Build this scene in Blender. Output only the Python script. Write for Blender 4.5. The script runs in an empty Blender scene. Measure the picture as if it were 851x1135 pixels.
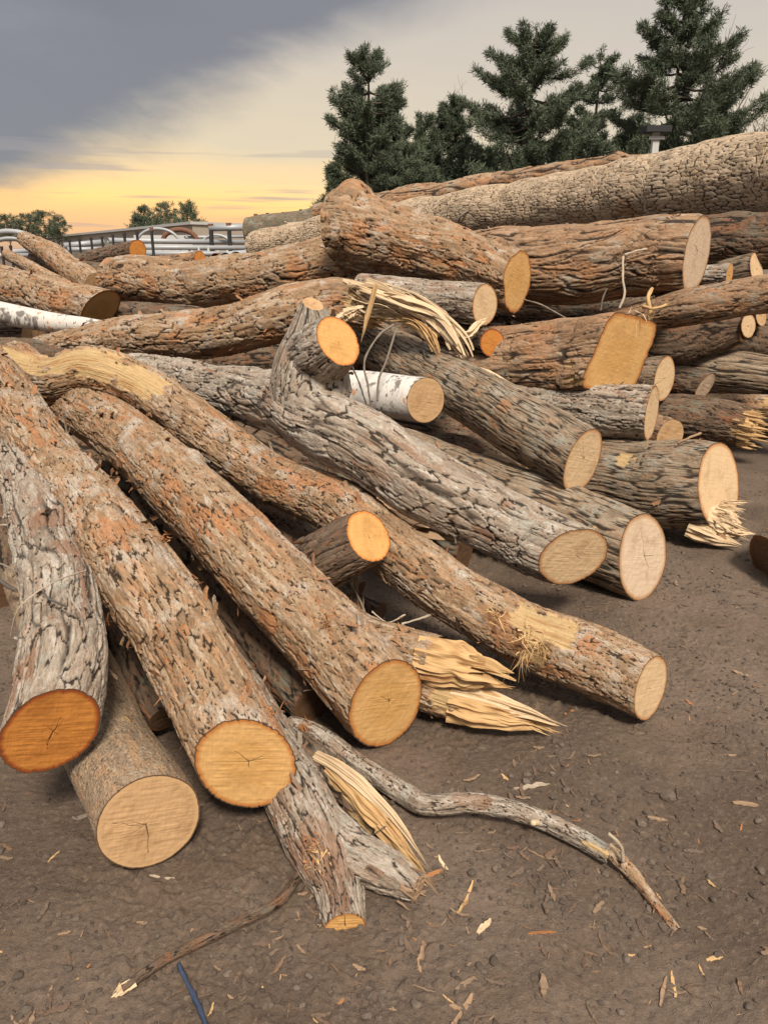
import bpy, math, random
import numpy as np
from mathutils import Vector

# ------------------------------------------------------------------ camera, sky, sun, exposure
S = bpy.context.scene
COL = S.collection
F = 852.0; CX, CY = 425.5, 567.5
PITCH = math.radians(18.9); CAMZ = 1.6
cam_d = bpy.data.cameras.new('camera'); cam = bpy.data.objects.new('camera', cam_d); COL.objects.link(cam)
cam.location = (0, 0, CAMZ); cam.rotation_euler = (math.radians(90) - PITCH, 0, 0)
cam_d.sensor_fit = 'VERTICAL'; cam_d.sensor_height = 24.0; cam_d.lens = 24.0 * F / 1135.0
cam_d.clip_start = 0.05; cam_d.clip_end = 3000
S.camera = cam
S.view_settings.view_transform = 'Standard'; S.view_settings.look = 'None'
S.view_settings.exposure = 0.5; S.view_settings.gamma = 1.0; S.view_settings.use_curve_mapping = False
S.cycles.max_bounces = 6; S.cycles.diffuse_bounces = 3; S.cycles.glossy_bounces = 2
SP, CP = math.sin(PITCH), math.cos(PITCH)
def at(px, py, d):
    """pixel of the photograph and depth along the view axis -> world point"""
    x = (px - CX) / F; yv = (CY - py) / F
    return np.array([d * x, d * (CP + yv * SP), CAMZ + d * (-SP + yv * CP)])
def at_z(px, py, z):
    yv = (CY - py) / F
    return at(px, py, (CAMZ - z) / (SP - yv * CP))
def raydir(px, py):
    v = at(px, py, 1.0) - np.array([0, 0, CAMZ]); return v / np.linalg.norm(v)

SUN_EL, SUN_AZ = math.radians(50), math.radians(166)      # azimuth clockwise from +Y (behind the camera, a little left)
sun_d = bpy.data.lights.new('sun', 'SUN'); sun_d.energy = 3.6; sun_d.angle = math.radians(11); sun_d.color = (1.0, 0.90, 0.76)
sun = bpy.data.objects.new('sun', sun_d); COL.objects.link(sun)
sv = Vector((math.sin(SUN_AZ) * math.cos(SUN_EL), math.cos(SUN_AZ) * math.cos(SUN_EL), math.sin(SUN_EL)))
sun.rotation_euler = sv.to_track_quat('Z', 'Y').to_euler()

class NT:
    def __init__(s, tree): s.t = tree; s.n = tree.nodes; s.l = tree.links
    def new(s, typ, **kw):
        nd = s.n.new(typ)
        for k, v in kw.items(): setattr(nd, k, v)
        return nd
    def put(s, sock, v):
        if v is None: return
        if isinstance(v, bpy.types.NodeSocket): s.l.new(v, sock)
        else:
            if isinstance(v, (tuple, list)) and len(v) == 3 and sock.type == 'RGBA': v = (*v, 1)
            sock.default_value = v
    def math(s, op, a, b=None, c=None, clamp=False):
        nd = s.new('ShaderNodeMath', operation=op, use_clamp=clamp)
        for i, v in enumerate((a, b, c)):
            if v is not None: s.put(nd.inputs[i], v)
        return nd.outputs[0]
    def vm(s, op, a, b=None):
        nd = s.new('ShaderNodeVectorMath', operation=op)
        s.put(nd.inputs[0], a)
        if b is not None: s.put(nd.inputs[1], b)
        return nd.outputs['Value'] if op in ('DOT_PRODUCT', 'LENGTH') else nd.outputs['Vector']
    def mix(s, f, a, b, blend='MIX'):
        nd = s.new('ShaderNodeMix', data_type='RGBA', blend_type=blend)
        s.put(nd.inputs['Factor'], f); s.put(nd.inputs['A'] if False else nd.inputs[6], a); s.put(nd.inputs[7], b)
        return nd.outputs[2]
    def ramp(s, f, stops, interp='LINEAR'):
        nd = s.new('ShaderNodeValToRGB'); cr = nd.color_ramp; cr.interpolation = interp
        while len(cr.elements) < len(stops): cr.elements.new(0.5)
        for e, (p, c) in zip(cr.elements, stops):
            e.position = p; e.color = (*c, 1) if len(c) == 3 else c
        s.put(nd.inputs[0], f); return nd.outputs[0]
    def sstep(s, v, a, b):
        nd = s.new('ShaderNodeMapRange', interpolation_type='SMOOTHSTEP')
        s.put(nd.inputs[0], v); nd.inputs[1].default_value = a; nd.inputs[2].default_value = b
        return nd.outputs[0]
    def noise(s, vec, scale, detail=4, rough=0.55, dist=0.0):
        nd = s.new('ShaderNodeTexNoise'); s.put(nd.inputs['Vector'], vec)
        nd.inputs['Scale'].default_value = scale; nd.inputs['Detail'].default_value = detail
        nd.inputs['Roughness'].default_value = rough; nd.inputs['Distortion'].default_value = dist
        return nd.outputs[0]
    def scale3(s, vec, sc):
        nd = s.new('ShaderNodeMapping'); s.put(nd.inputs[0], vec); nd.inputs['Scale'].default_value = sc; return nd.outputs[0]

world = bpy.data.worlds.new('World'); S.world = world; world.use_nodes = True
def build_world():
    T = NT(world.node_tree); T.n.clear()
    out = T.new('ShaderNodeOutputWorld'); bg = T.new('ShaderNodeBackground')
    sky = T.new('ShaderNodeTexSky', sky_type='NISHITA'); sky.sun_disc = False
    sky.sun_elevation = SUN_EL; sky.sun_rotation = SUN_AZ
    tc = T.new('ShaderNodeTexCoord'); v = tc.outputs['Generated']
    sep = T.new('ShaderNodeSeparateXYZ'); T.put(sep.inputs[0], v)
    z = sep.outputs[2]
    streak = T.noise(T.scale3(v, (1.5, 1.5, 12)), 2.2, 4, 0.5, 0.3)
    zz = T.math('ADD', T.math('ADD', z, T.math('MULTIPLY', T.sstep(sep.outputs[0], -.35, .45), .045)), T.math('MULTIPLY', T.math('SUBTRACT', streak, 0.5), 0.055))
    base = T.ramp(zz, [(0.0, (.46, .30, .20)), (.03, (.78, .43, .19)), (.055, (.98, .58, .19)), (.085, (.80, .55, .26)),
                       (.125, (.58, .48, .33)), (.20, (.51, .44, .35)), (.30, (.44, .40, .355)), (.5, (.46, .46, .47)), (1.0, (.85, .87, .92))])
    # long grey deck whose edge is a great circle over the far left
    a, b = raydir(0, 212), raydir(560, -6)
    n = np.cross(a, b); n /= np.linalg.norm(n)
    if n[2] < 0: n = -n
    wob = T.noise(T.scale3(v, (1, 1, 2.2)), 2.6, 7, 0.58, 0.5)
    d = T.math('ADD', T.vm('DOT_PRODUCT', v, tuple(n)), T.math('MULTIPLY', T.math('SUBTRACT', wob, 0.5), 0.17))
    deck = T.sstep(d, -0.012, 0.055)
    blot = T.noise(T.scale3(v, (1, 1.2, 2.4)), 3.4, 7, 0.58, 0.6)
    deckc = T.mix(T.sstep(blot, 0.3, 0.75), (.135, .140, .165), (.31, .32, .37))
    deckc = T.mix(T.sstep(d, 0.02, 0.4), (.17, .168, .182), deckc)
    fade = T.sstep(sep.outputs[0], 0.35, -0.05)      # deck thins towards the right
    c = T.mix(T.math('MULTIPLY', deck, T.math('MAXIMUM', fade, 0.0)), base, deckc)
    # small far-off cloud bars near the horizon
    bar = T.noise(T.scale3(v, (1.3, 1.3, 26)), 3.1, 3, 0.45)
    low = T.math('MULTIPLY', T.sstep(bar, 0.56, 0.66), T.math('MULTIPLY', T.sstep(z, 0.16, 0.05), T.sstep(z, 0.005, 0.03)))
    c = T.mix(T.math('MULTIPLY', low, 0.7), c, (.30, .26, .25))
    # bright cloud cover overhead and behind the photographer
    back = T.sstep(T.math('SUBTRACT', T.math('MULTIPLY', z, 1.1), T.math('MULTIPLY', sep.outputs[1], 0.8)), -0.2, 0.75)
    behind = T.mix(T.sstep(z, -0.05, 0.75), (.09, .09, .09), (.64, .63, .63))
    c = T.mix(back, c, behind)
    nish = T.mix(1.0, sky.outputs[0], (0.1, 0.1, 0.1), 'MULTIPLY')
    c = T.mix(0.06, c, nish)
    T.put(bg.inputs[0], c); bg.inputs[1].default_value = 1.0
    T.l.new(bg.outputs[0], out.inputs[0])
build_world()

# ------------------------------------------------------------------ numpy noise
def _h(x, y, z, seed):
    x = x.astype(np.int64).astype(np.uint32); y = y.astype(np.int64).astype(np.uint32); z = z.astype(np.int64).astype(np.uint32)
    h = x * np.uint32(374761393) + y * np.uint32(668265263) + z * np.uint32(2246822519) + np.uint32((seed * 3266489917) & 0xffffffff)
    h = (h ^ (h >> np.uint32(13))) * np.uint32(1274126177)
    h = (h ^ (h >> np.uint32(16))) * np.uint32(2654435761)
    h = h ^ (h >> np.uint32(15))
    return h.astype(np.float32) * np.float32(1 / 4294967296.0)
def vnoise(x, y, z, seed=0):
    x = np.asarray(x, np.float32); y = np.asarray(y, np.float32); z = np.asarray(z, np.float32)
    xi, yi, zi = np.floor(x), np.floor(y), np.floor(z)
    fx, fy, fz = x - xi, y - yi, z - zi
    ux, uy, uz = fx*fx*(3-2*fx), fy*fy*(3-2*fy), fz*fz*(3-2*fz)
    r = 0
    for a in (0, 1):
        for b in (0, 1):
            for c in (0, 1):
                r = r + _h(xi+a, yi+b, zi+c, seed) * (ux if a else 1-ux) * (uy if b else 1-uy) * (uz if c else 1-uz)
    return r * 2 - 1
def fbm(x, y, z, seed=0, o=3, g=0.5):
    r = 0; a = 1.0; t = 0
    for i in range(o):
        r = r + a * vnoise(x * 2**i, y * 2**i, z * 2**i, seed + i * 17); t += a; a *= g
    return r / t
def sst(x, a, b):
    t = np.clip((x - a) / (b - a), 0, 1); return t * t * (3 - 2 * t)
def voro(a, b, nper, seed):
    """2D cells, periodic in a with period nper: F2-F1, cell random, vector from the centre"""
    ai, bi = np.floor(a), np.floor(b)
    f1 = np.full(a.shape, 9., np.float32); f2 = f1.copy(); rid = np.zeros_like(f1); ox = np.zeros_like(f1); oy = np.zeros_like(f1)
    for i in (-1, 0, 1):
        for j in (-1, 0, 1):
            ca, cb = ai + i, bi + j
            cm = np.mod(ca, nper) if nper else ca
            r1 = _h(cm, cb, cm * 0, seed); r2 = _h(cm, cb, cm * 0 + 1, seed)
            dx = a - (ca + .1 + .8 * r1); dy = b - (cb + .1 + .8 * r2)
            d = np.sqrt(dx * dx + dy * dy)
            nearer = d < f1
            f2 = np.where(nearer, f1, np.minimum(f2, d))
            rid = np.where(nearer, _h(cm, cb, cm * 0 + 2, seed), rid)
            ox = np.where(nearer, dx, ox); oy = np.where(nearer, dy, oy)
            f1 = np.where(nearer, d, f1)
    return f2 - f1, rid, ox, oy

# ------------------------------------------------------------------ object helpers
def mesh_np(name, V, faces, mat, parent=None, smooth=True, attrs=None, matidx=None):
    """faces: (n,3) or (n,4) arrays, or a list of such arrays"""
    me = bpy.data.meshes.new(name)
    if isinstance(faces, np.ndarray): faces = [faces]
    faces = [f for f in faces if len(f)]
    V = np.asarray(V, np.float32)
    me.vertices.add(len(V)); me.vertices.foreach_set('co', V.ravel())
    nl = sum(f.size for f in faces); npoly = sum(len(f) for f in faces)
    me.loops.add(nl); me.polygons.add(npoly)
    me.loops.foreach_set('vertex_index', np.concatenate([f.ravel() for f in faces]).astype(np.int32))
    tot = np.concatenate([np.full(len(f), f.shape[1]) for f in faces])
    me.polygons.foreach_set('loop_start', (np.cumsum(tot) - tot).astype(np.int32))
    me.polygons.foreach_set('use_smooth', np.full(npoly, smooth))
    me.update(calc_edges=True)
    for k, A in (attrs or {}).items():
        A = np.asarray(A, np.float32)
        if A.ndim == 1: at_ = me.attributes.new(k, 'FLOAT', 'POINT'); at_.data.foreach_set('value', A)
        elif A.shape[1] == 3: at_ = me.attributes.new(k, 'FLOAT_VECTOR', 'POINT'); at_.data.foreach_set('vector', A.ravel())
        else: at_ = me.attributes.new(k, 'FLOAT_COLOR', 'POINT'); at_.data.foreach_set('color', A.ravel())
    for m in (mat if isinstance(mat, (list, tuple)) else [mat]): me.materials.append(m)
    if matidx is not None: me.polygons.foreach_set('material_index', np.asarray(matidx, np.int32))
    o = bpy.data.objects.new(name, me); COL.objects.link(o)
    if parent is not None: o.parent = parent; o.matrix_parent_inverse = parent.matrix_basis.inverted()
    return o
def tag(o, label=None, cat=None, group=None, kind=None):
    if label: o['label'] = label
    if cat: o['category'] = cat
    if group: o['group'] = group
    if kind: o['kind'] = kind
    return o
def empty(name, loc, label, cat, group=None):
    o = bpy.data.objects.new(name, None); COL.objects.link(o); o.location = tuple(float(c) for c in loc)
    o.empty_display_size = 0.1
    return tag(o, label, cat, group)

def catmull(P, n):
    P = np.asarray(P, float)
    if len(P) == 2: t = np.linspace(0, 1, n)[:, None]; return P[0] * (1 - t) + P[1] * t
    Q = np.vstack([2 * P[0] - P[1], P, 2 * P[-1] - P[-2]])
    seg = np.linalg.norm(np.diff(P[:, :3], axis=0), axis=1); cum = np.r_[0, np.cumsum(seg)]
    s = np.linspace(0, cum[-1], n); k = np.clip(np.searchsorted(cum, s, side='right') - 1, 0, len(P) - 2)
    t = ((s - cum[k]) / seg[k])[:, None]
    a, b, c, d = Q[k], Q[k+1], Q[k+2], Q[k+3]
    return 0.5 * (2*b + (c-a)*t + (2*a - 5*b + 4*c - d)*t*t + (3*b - a - 3*c + d)*t**3)
def frames(C):
    T = np.gradient(C, axis=0); T /= np.linalg.norm(T, axis=1)[:, None]
    N = np.zeros_like(T); ref = np.array([0, 0, -1.0])
    if abs(T[0] @ ref) > .9: ref = np.array([0, 1.0, 0])
    n = ref - T[0] * (T[0] @ ref); N[0] = n / np.linalg.norm(n)
    for i in range(1, len(T)):
        n = N[i-1] - T[i] * (T[i] @ N[i-1]); N[i] = n / np.linalg.norm(n)
    return T, N, np.cross(T, N)
def grid_quads(nr, nc, wrap=True, off=0):
    i = np.arange(nr - 1)[:, None]; j = np.arange(nc if wrap else nc - 1)[None, :]
    j2 = (j + 1) % nc
    return (np.stack([i * nc + j + 0*i, i * nc + j2, (i+1) * nc + j2, (i+1) * nc + j + 0*j2], -1) + off).reshape(-1, 4)

# ------------------------------------------------------------------ materials
def new_mat(name):
    m = bpy.data.materials.new(name); m.use_nodes = True; T = NT(m.node_tree); T.n.clear()
    out = T.new('ShaderNodeOutputMaterial'); b = T.new('ShaderNodeBsdfPrincipled'); T.l.new(b.outputs[0], out.inputs[0])
    b.inputs['Roughness'].default_value = .85; b.inputs['Specular IOR Level'].default_value = .25
    return m, T, b
def bump(T, b, h, strength, dist):
    nd = T.new('ShaderNodeBump'); nd.inputs['Strength'].default_value = strength; nd.inputs['Distance'].default_value = dist
    T.put(nd.inputs['Height'], h); T.l.new(nd.outputs[0], b.inputs['Normal'])
def bark_mat(name, light, mid, dark, inner=(.30, .125, .05), lich=(.34, .34, .29), wood=(.58, .40, .20)):
    m, T, b = new_mat(name)
    bk = T.new('ShaderNodeAttribute', attribute_name='bk'); lc = T.new('ShaderNodeAttribute', attribute_name='lc').outputs['Vector']
    sep = T.new('ShaderNodeSeparateColor'); T.put(sep.inputs[0], bk.outputs['Color'])
    h, rnd, patch, wd = sep.outputs[0], sep.outputs[1], sep.outputs[2], bk.outputs['Alpha']
    lcs = T.scale3(lc, (1, 1, .3))
    n1 = T.noise(lcs, 55, 5, .65); n2 = T.noise(lcs, 230, 4, .7); n3 = T.noise(lc, 7, 3, .6); n4 = T.noise(lc, 26, 4, .65)
    f = T.math('ADD', T.math('MULTIPLY', rnd, .5), T.math('MULTIPLY', n1, .7)); f = T.math('SUBTRACT', f, .15)
    c = T.ramp(f, [(.12, dark), (.45, mid), (.78, light), (1.0, tuple(min(1, x * 1.25) for x in light))])
    c = T.mix(T.math('MULTIPLY', T.sstep(n3, .52, .68), .55), c, lich)
    n5 = T.noise(T.scale3(lc, (1, 1, .35)), 34, 5, .7, .4)
    c = T.mix(T.math('MULTIPLY', T.sstep(n5, .50, .62), .55), c, tuple(1.25 * i * .6 + .6 * j for i, j in zip(inner, mid)))
    c = T.mix(T.math('MULTIPLY', T.sstep(n4, .50, .64), .45), c, tuple(.55 * i + .45 * j for i, j in zip(inner, mid)))
    innerc = T.mix(n1, tuple(x * .55 for x in inner), tuple(min(1, x * 1.7) for x in inner))
    c = T.mix(T.math('MULTIPLY', patch, .76), c, innerc)
    c = T.mix(T.math('MULTIPLY', T.sstep(n2, .55, .38), .40), c, dark)
    deep = tuple(x * .28 for x in dark)
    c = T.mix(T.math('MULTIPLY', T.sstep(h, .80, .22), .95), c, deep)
    g = T.noise(T.scale3(lc, (1, 1, .04)), 190, 4, .6); g2 = T.noise(T.scale3(lc, (1, 1, .15)), 30, 3, .6)
    wc = T.mix(g, tuple(x * .5 for x in wood), tuple(min(1, x * 1.3) for x in wood)); wc = T.mix(T.math('MULTIPLY', T.sstep(g2, .50, .66), .75), wc, (.36, .19, .075))
    wc = T.mix(T.math('MULTIPLY', T.sstep(T.noise(lc, 45, 4, .7), .55, .7), .5), wc, (.30, .17, .085))
    c = T.mix(wd, c, wc)
    T.put(b.inputs['Base Color'], c)
    hh = T.math('ADD', T.math('MULTIPLY', n2, .5), n1); hh = T.math('ADD', hh, T.math('MULTIPLY', T.math('MULTIPLY', g, wd), 1.2))
    bump(T, b, hh, 1.0, .009)
    return m
M = {}
M['shag'] = bark_mat('silver_bark', (.54, .455, .355), (.31, .205, .12), (.105, .064, .038), inner=(.36, .155, .062), lich=(.50, .465, .41))
M['grey'] = bark_mat('grey_bark', (.60, .56, .50), (.36, .295, .23), (.095, .066, .046), inner=(.22, .11, .06))
M['furrow'] = bark_mat('furrowed_bark', (.42, .345, .255), (.25, .19, .13), (.085, .062, .045), inner=(.30, .14, .06))
M['block'] = bark_mat('blocky_bark', (.66, .53, .39), (.47, .36, .25), (.12, .085, .055), inner=(.34, .19, .09), lich=(.42, .33, .23))
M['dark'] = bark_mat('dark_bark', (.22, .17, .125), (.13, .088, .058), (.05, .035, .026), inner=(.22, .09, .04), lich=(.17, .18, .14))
M['red'] = bark_mat('reddish_bark', (.47, .345, .24), (.29, .18, .105), (.10, .065, .045), inner=(.34, .17, .08))
M['fine'] = bark_mat('fine_brown_bark', (.46, .36, .26), (.29, .215, .145), (.13, .09, .06), inner=(.40, .20, .08), lich=(.30, .22, .15))
M['olive'] = bark_mat('olive_bark', (.20, .18, .13), (.14, .125, .09), (.07, .06, .045))
def birch_mat():
    m, T, b = new_mat('birch_bark')
    bk = T.new('ShaderNodeAttribute', attribute_name='bk'); lc = T.new('ShaderNodeAttribute', attribute_name='lc').outputs['Vector']
    sep = T.new('ShaderNodeSeparateColor'); T.put(sep.inputs[0], bk.outputs['Color'])
    n1 = T.noise(T.scale3(lc, (.35, .35, 1)), 60, 4, .6); n2 = T.noise(lc, 9, 3, .6); n3 = T.noise(lc, 15, 4, .6)
    c = T.mix(n1, (.44, .39, .34), (.68, .65, .61))
    c = T.mix(T.sstep(n1, .60, .66), c, (.10, .08, .07))
    c = T.mix(T.math('MULTIPLY', T.sstep(n2, .56, .63), .85), c, (.11, .09, .08))
    c = T.mix(T.math('MULTIPLY', T.sstep(n3, .62, .66), .85), c, (.48, .23, .10))
    c = T.mix(bk.outputs['Alpha'], c, (.6, .4, .2))
    T.put(b.inputs['Base Color'], c); b.inputs['Roughness'].default_value = .6; bump(T, b, n1, .6, .004)
    return m
M['birch'] = birch_mat()
def face_mat(name, base, edge, heart=None, stain=.5, saw=0.0):
    m, T, b = new_mat(name)
    ca = T.new('ShaderNodeAttribute', attribute_name='cf'); lc = T.new('ShaderNodeAttribute', attribute_name='lc').outputs['Vector']
    sep = T.new('ShaderNodeSeparateColor'); T.put(sep.inputs[0], ca.outputs['Color'])
    rr, crack, rad = sep.outputs[0], sep.outputs[1], sep.outputs[2]
    n0 = T.noise(lc, 9, 4, .6); n1 = T.noise(lc, 40, 4, .6)
    ph = T.math('ADD', T.math('MULTIPLY', rad, 1050), T.math('MULTIPLY', n0, 9))
    ring = T.math('ADD', T.math('MULTIPLY', T.math('SINE', ph), .5), .5)
    sawn = T.noise(T.scale3(lc, (1, .06, 1)), 170, 4, .65)
    c = T.mix(T.math('MULTIPLY', ring, .16), base, tuple(x * .55 for x in base))
    c = T.mix(T.math('MULTIPLY', T.sstep(sawn, .42, .7), .28), c, tuple(min(1, x * 1.35) for x in base))
    sx = T.new('ShaderNodeSeparateXYZ'); T.put(sx.inputs[0], lc)
    arc = T.math('SINE', T.math('ADD', T.math('MULTIPLY', sx.outputs[1], 620), T.math('ADD', T.math('MULTIPLY', T.math('MULTIPLY', sx.outputs[0], sx.outputs[0]), 900), T.math('MULTIPLY', n1, 6))))
    c = T.mix(T.math('MULTIPLY', T.sstep(arc, .3, 1.0), T.math('MULTIPLY', T.sstep(n0, .35, .6), .22)), c, tuple(x * .6 for x in base))
    if heart:
        hm = T.sstep(T.math('ADD', rr, T.math('MULTIPLY', T.math('SUBTRACT', n0, .5), .5)), .62, .40)
        c = T.mix(T.math('MULTIPLY', hm, .65), c, heart)
    c = T.mix(T.math('MULTIPLY', T.sstep(n0, .5, .7), stain), c, tuple(x * y for x, y in zip(base, (.55, .46, .38))))
    c = T.mix(T.math('MULTIPLY', T.sstep(n1, .62, .75), .25), c, tuple(x * .5 for x in base))
    c = T.mix(T.sstep(T.math('ADD', rr, T.math('MULTIPLY', n1, .05)), .88, .99), c, edge)
    c = T.mix(T.sstep(rr, .965, .98), c, (.10, .055, .03))
    c = T.mix(T.math('MULTIPLY', crack, .93), c, (.035, .02, .012))
    T.put(b.inputs['Base Color'], c); b.inputs['Roughness'].default_value = .72
    bump(T, b, T.math('ADD', sawn, T.math('MULTIPLY', ring, .05)), .3, .003)
    return m
M['f_orange'] = face_mat('sawn_orange_wood', (.46, .18, .038), (.24, .05, .010), stain=.45)
M['f_ochre'] = face_mat('sawn_ochre_wood', (.56, .325, .125), (.42, .16, .04), heart=(.50, .275, .09), stain=.3)
M['f_tan'] = face_mat('sawn_tan_wood', (.46, .285, .145), (.48, .30, .15), stain=.55)
M['f_pale'] = face_mat('sawn_pale_wood', (.58, .405, .235), (.42, .20, .08), stain=.4)
M['f_grey'] = face_mat('sawn_greyish_wood', (.55, .41, .285), (.38, .20, .09), stain=.4)
M['f_dark'] = face_mat('dark_wet_and_shaded_wood', (.12, .065, .035), (.20, .07, .02), stain=.5)  # dark wet end face; on gap logs it paints the shade into the wood
M['f_bright'] = face_mat('freshly_sawn_orange_wood', (.56, .31, .105), (.50, .17, .035), stain=.45)
def wood_mat(name, a, bcol, dirt=.4):
    m, T, b = new_mat(name)
    lc = T.new('ShaderNodeAttribute', attribute_name='lc').outputs['Vector']
    g = T.noise(T.scale3(lc, (1, 1, .04)), 160, 4, .6); g2 = T.noise(T.scale3(lc, (1, 1, .12)), 55, 4, .6)
    c = T.mix(g, a, bcol); c = T.mix(T.math('MULTIPLY', T.sstep(g2, .5, .72), dirt), c, tuple(x * y for x, y in zip(a, (.6, .42, .3))))
    T.put(b.inputs['Base Color'], c); bump(T, b, g, .8, .004); b.inputs['Roughness'].default_value = .75
    return m
M['wood'] = wood_mat('torn_wood', (.34, .19, .08), (.66, .45, .22), .85)
M['palewood'] = wood_mat('pale_torn_wood', (.44, .30, .17), (.76, .60, .40), .5)
M['brownwood'] = wood_mat('weathered_wood', (.20, .12, .07), (.40, .27, .17), .5)
M['twig'] = wood_mat('twig_bark', (.13, .10, .08), (.30, .25, .20), .5)
M['darktwig'] = wood_mat('dark_twig_bark', (.06, .05, .045), (.16, .14, .12), .5)
M['paletwig'] = wood_mat('peeled_twig', (.30, .23, .16), (.52, .44, .34), .3)
M['orangeflake'] = wood_mat('torn_inner_bark', (.26, .10, .035), (.48, .22, .09), .4)
def plain_mat(name, col, rough=.7, var=.25, scale=8, metal=0):
    m, T, b = new_mat(name)
    tc = T.new('ShaderNodeTexCoord').outputs['Object']
    n = T.noise(tc, scale, 4, .6)
    T.put(b.inputs['Base Color'], T.mix(n, tuple(x * (1 - var) for x in col), tuple(min(1, x * (1 + var)) for x in col)))
    b.inputs['Roughness'].default_value = rough; b.inputs['Metallic'].default_value = metal
    return m

# ------------------------------------------------------------------ logs
BT = {  # cell width, cell length, relief, crevice width, layer steps, lost outer bark
    'shag':   (.019, .125, .0095, .15, .95, .34),
    'grey':   (.024, .150, .0090, .15, .75, .18),
    'furrow': (.0125, .110, .0060, .30, .18, .05),
    'block':  (.028, .090, .0085, .20, .35, .10),
    'dark':   (.024, .120, .0090, .20, .8, .22),
    'red':    (.026, .160, .0090, .19, .9, .42),
    'fine':   (.0065, .014, .0032, .34, .40, .06),
    'olive':  (.014, .100, .0030, .30, .30, .05),
    'birch':  (.050, .050, .0012, .20, .1, .00),
}
def face_normal(px, py, ratio, ang):
    """outward normal of a sawn end seen as an ellipse of this short/long ratio, turned towards ang (degrees, 0 right, 90 up)"""
    v = raydir(px, py); a = math.radians(ang)
    right = np.array([1., 0, 0]); up = np.array([0, SP, CP])
    m = right * math.cos(a) + up * math.sin(a); m = m - v * (m @ v); m /= np.linalg.norm(m)
    return -v * ratio + m * math.sqrt(max(0, 1 - ratio * ratio))
_seed = [100]
def tube_field(kind, th, s, R, seed, csc=1.0):
    """relief in metres and the attribute (height, plate random, missing plate)"""
    cw, cl, rel, crev, step, miss = BT[kind]; cw, cl = cw * csc, cl * csc
    wr = .28 if kind == 'block' else 1.0
    n = max(5, int(round(2 * math.pi * R / cw)))
    cx, cy = np.cos(th) * R, np.sin(th) * R
    k1 = 1 / (cw * 1.7)
    w1 = fbm(cx * k1, cy * k1, s / (cl * .8), seed, 4, .62); w2 = fbm(cx * k1, cy * k1, s / (cl * .8), seed + 5, 4, .62)
    w3 = vnoise(cx * 9, cy * 9, s * 3, seed + 8)
    a = th / (2 * math.pi) * n + w1 * .95 * wr + vnoise(cx * 7, cy * 7, s / (cl * 5), seed + 31) * 1.4 * wr
    b = s / cl + w2 * .75 * wr + w3 * .5 * wr
    e, rid, ox, oy = voro(a.astype(np.float32), b.astype(np.float32), n, seed)
    pres = sst(vnoise(cx / (cw * 1.3), cy / (cw * 1.3), s / (cl * .9), seed + 12) + .25 * w2, -.75, -.15)      # cracks fade out here and there
    if kind == 'block': pres = .6 + .4 * pres
    crack = (1 - sst(e, 0, crev * (1.0 + .5 * w3))) * (.15 + .85 * pres)
    e2, rid2, ox2, oy2 = voro((a * 2.1 + w2 * .6).astype(np.float32), (b * 2.3 + w1 * .6).astype(np.float32), 0, seed + 3)
    crack2 = (1 - sst(e2, 0, crev * 1.1)) * sst(vnoise(cx / (cw * .8), cy / (cw * .8), s / (cl * .6), seed + 13), -.35, .25)
    rk = {'furrow': .0068, 'red': .016, 'dark': .016, 'grey': .020}.get(kind)
    if rk:
        rk = rk * csc                                                           # long wandering fissures
        wa = th + (w1 * .5 + vnoise(cx * 5, cy * 5, s * 5, seed + 44) * 1.2) * rk / R
        rx, ry = np.cos(wa) * R, np.sin(wa) * R
        rb = np.abs(vnoise(rx / rk, ry / rk, s / (rk * 13), seed + 45))
        rib = 1 - sst(rb, 0, .20 if kind != 'furrow' else .42)
        wgt = {'furrow': 1.0, 'red': .95, 'dark': .95, 'grey': .75}[kind]
        if kind == 'furrow': crack = crack * .35; crack2 = crack2 * .3
        elif kind != 'grey': crack = crack * .75
        crack = np.maximum(crack, rib * wgt * ((.55 + .45 * pres) if kind != 'furrow' else .85 + .15 * pres))
    # flaking layers: terraces of a stretched noise
    f = fbm(cx / (cw * 2.1), cy / (cw * 2.1), s / (cl * 1.25), seed + 21, 4, .55) * 3.4 + rid * .9
    fl = np.floor(f); ft = f - fl; terr = fl + sst(ft, 0, .16) + .25 * ft
    lay = sst(terr, -2.6, 3.2)
    h = .50 + (lay - .5) * step * 1.1 + (rid - .5) * .16 + .22 * oy * step - .62 * crack - .20 * crack2
    if kind == 'block': h = .62 + .06 * (rid - .5) + .05 * (lay - .5) - .60 * crack - .10 * crack2
    fine = fbm(cx * 170, cy * 170, s * 60, seed + 9, 3, .6)
    h = h + .13 * fine
    hsh = _h(fl, np.floor(rid * 31), fl * 0, seed + 71)
    gone = sst((1 - lay) + .35 * vnoise(cx * 11, cy * 11, s * 4.5, seed + 77) + .18 * fine + .15 * (hsh - .5), .92 - miss, 1.02 - miss)
    edge = (1 - sst(ft, 0, .08)) * .62 * step                       # darker lips under the flakes
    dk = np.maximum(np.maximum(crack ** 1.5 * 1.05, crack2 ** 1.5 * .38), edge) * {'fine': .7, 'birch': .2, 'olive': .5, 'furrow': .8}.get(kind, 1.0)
    return np.clip(h, -.2, 1.4), np.clip(rid * .35 + rid2 * .2 + hsh * .45, 0, 1), gone * sst(crack, .7, .2), np.clip(1 - dk + .15 * (lay - .5), 0, 1)
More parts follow.
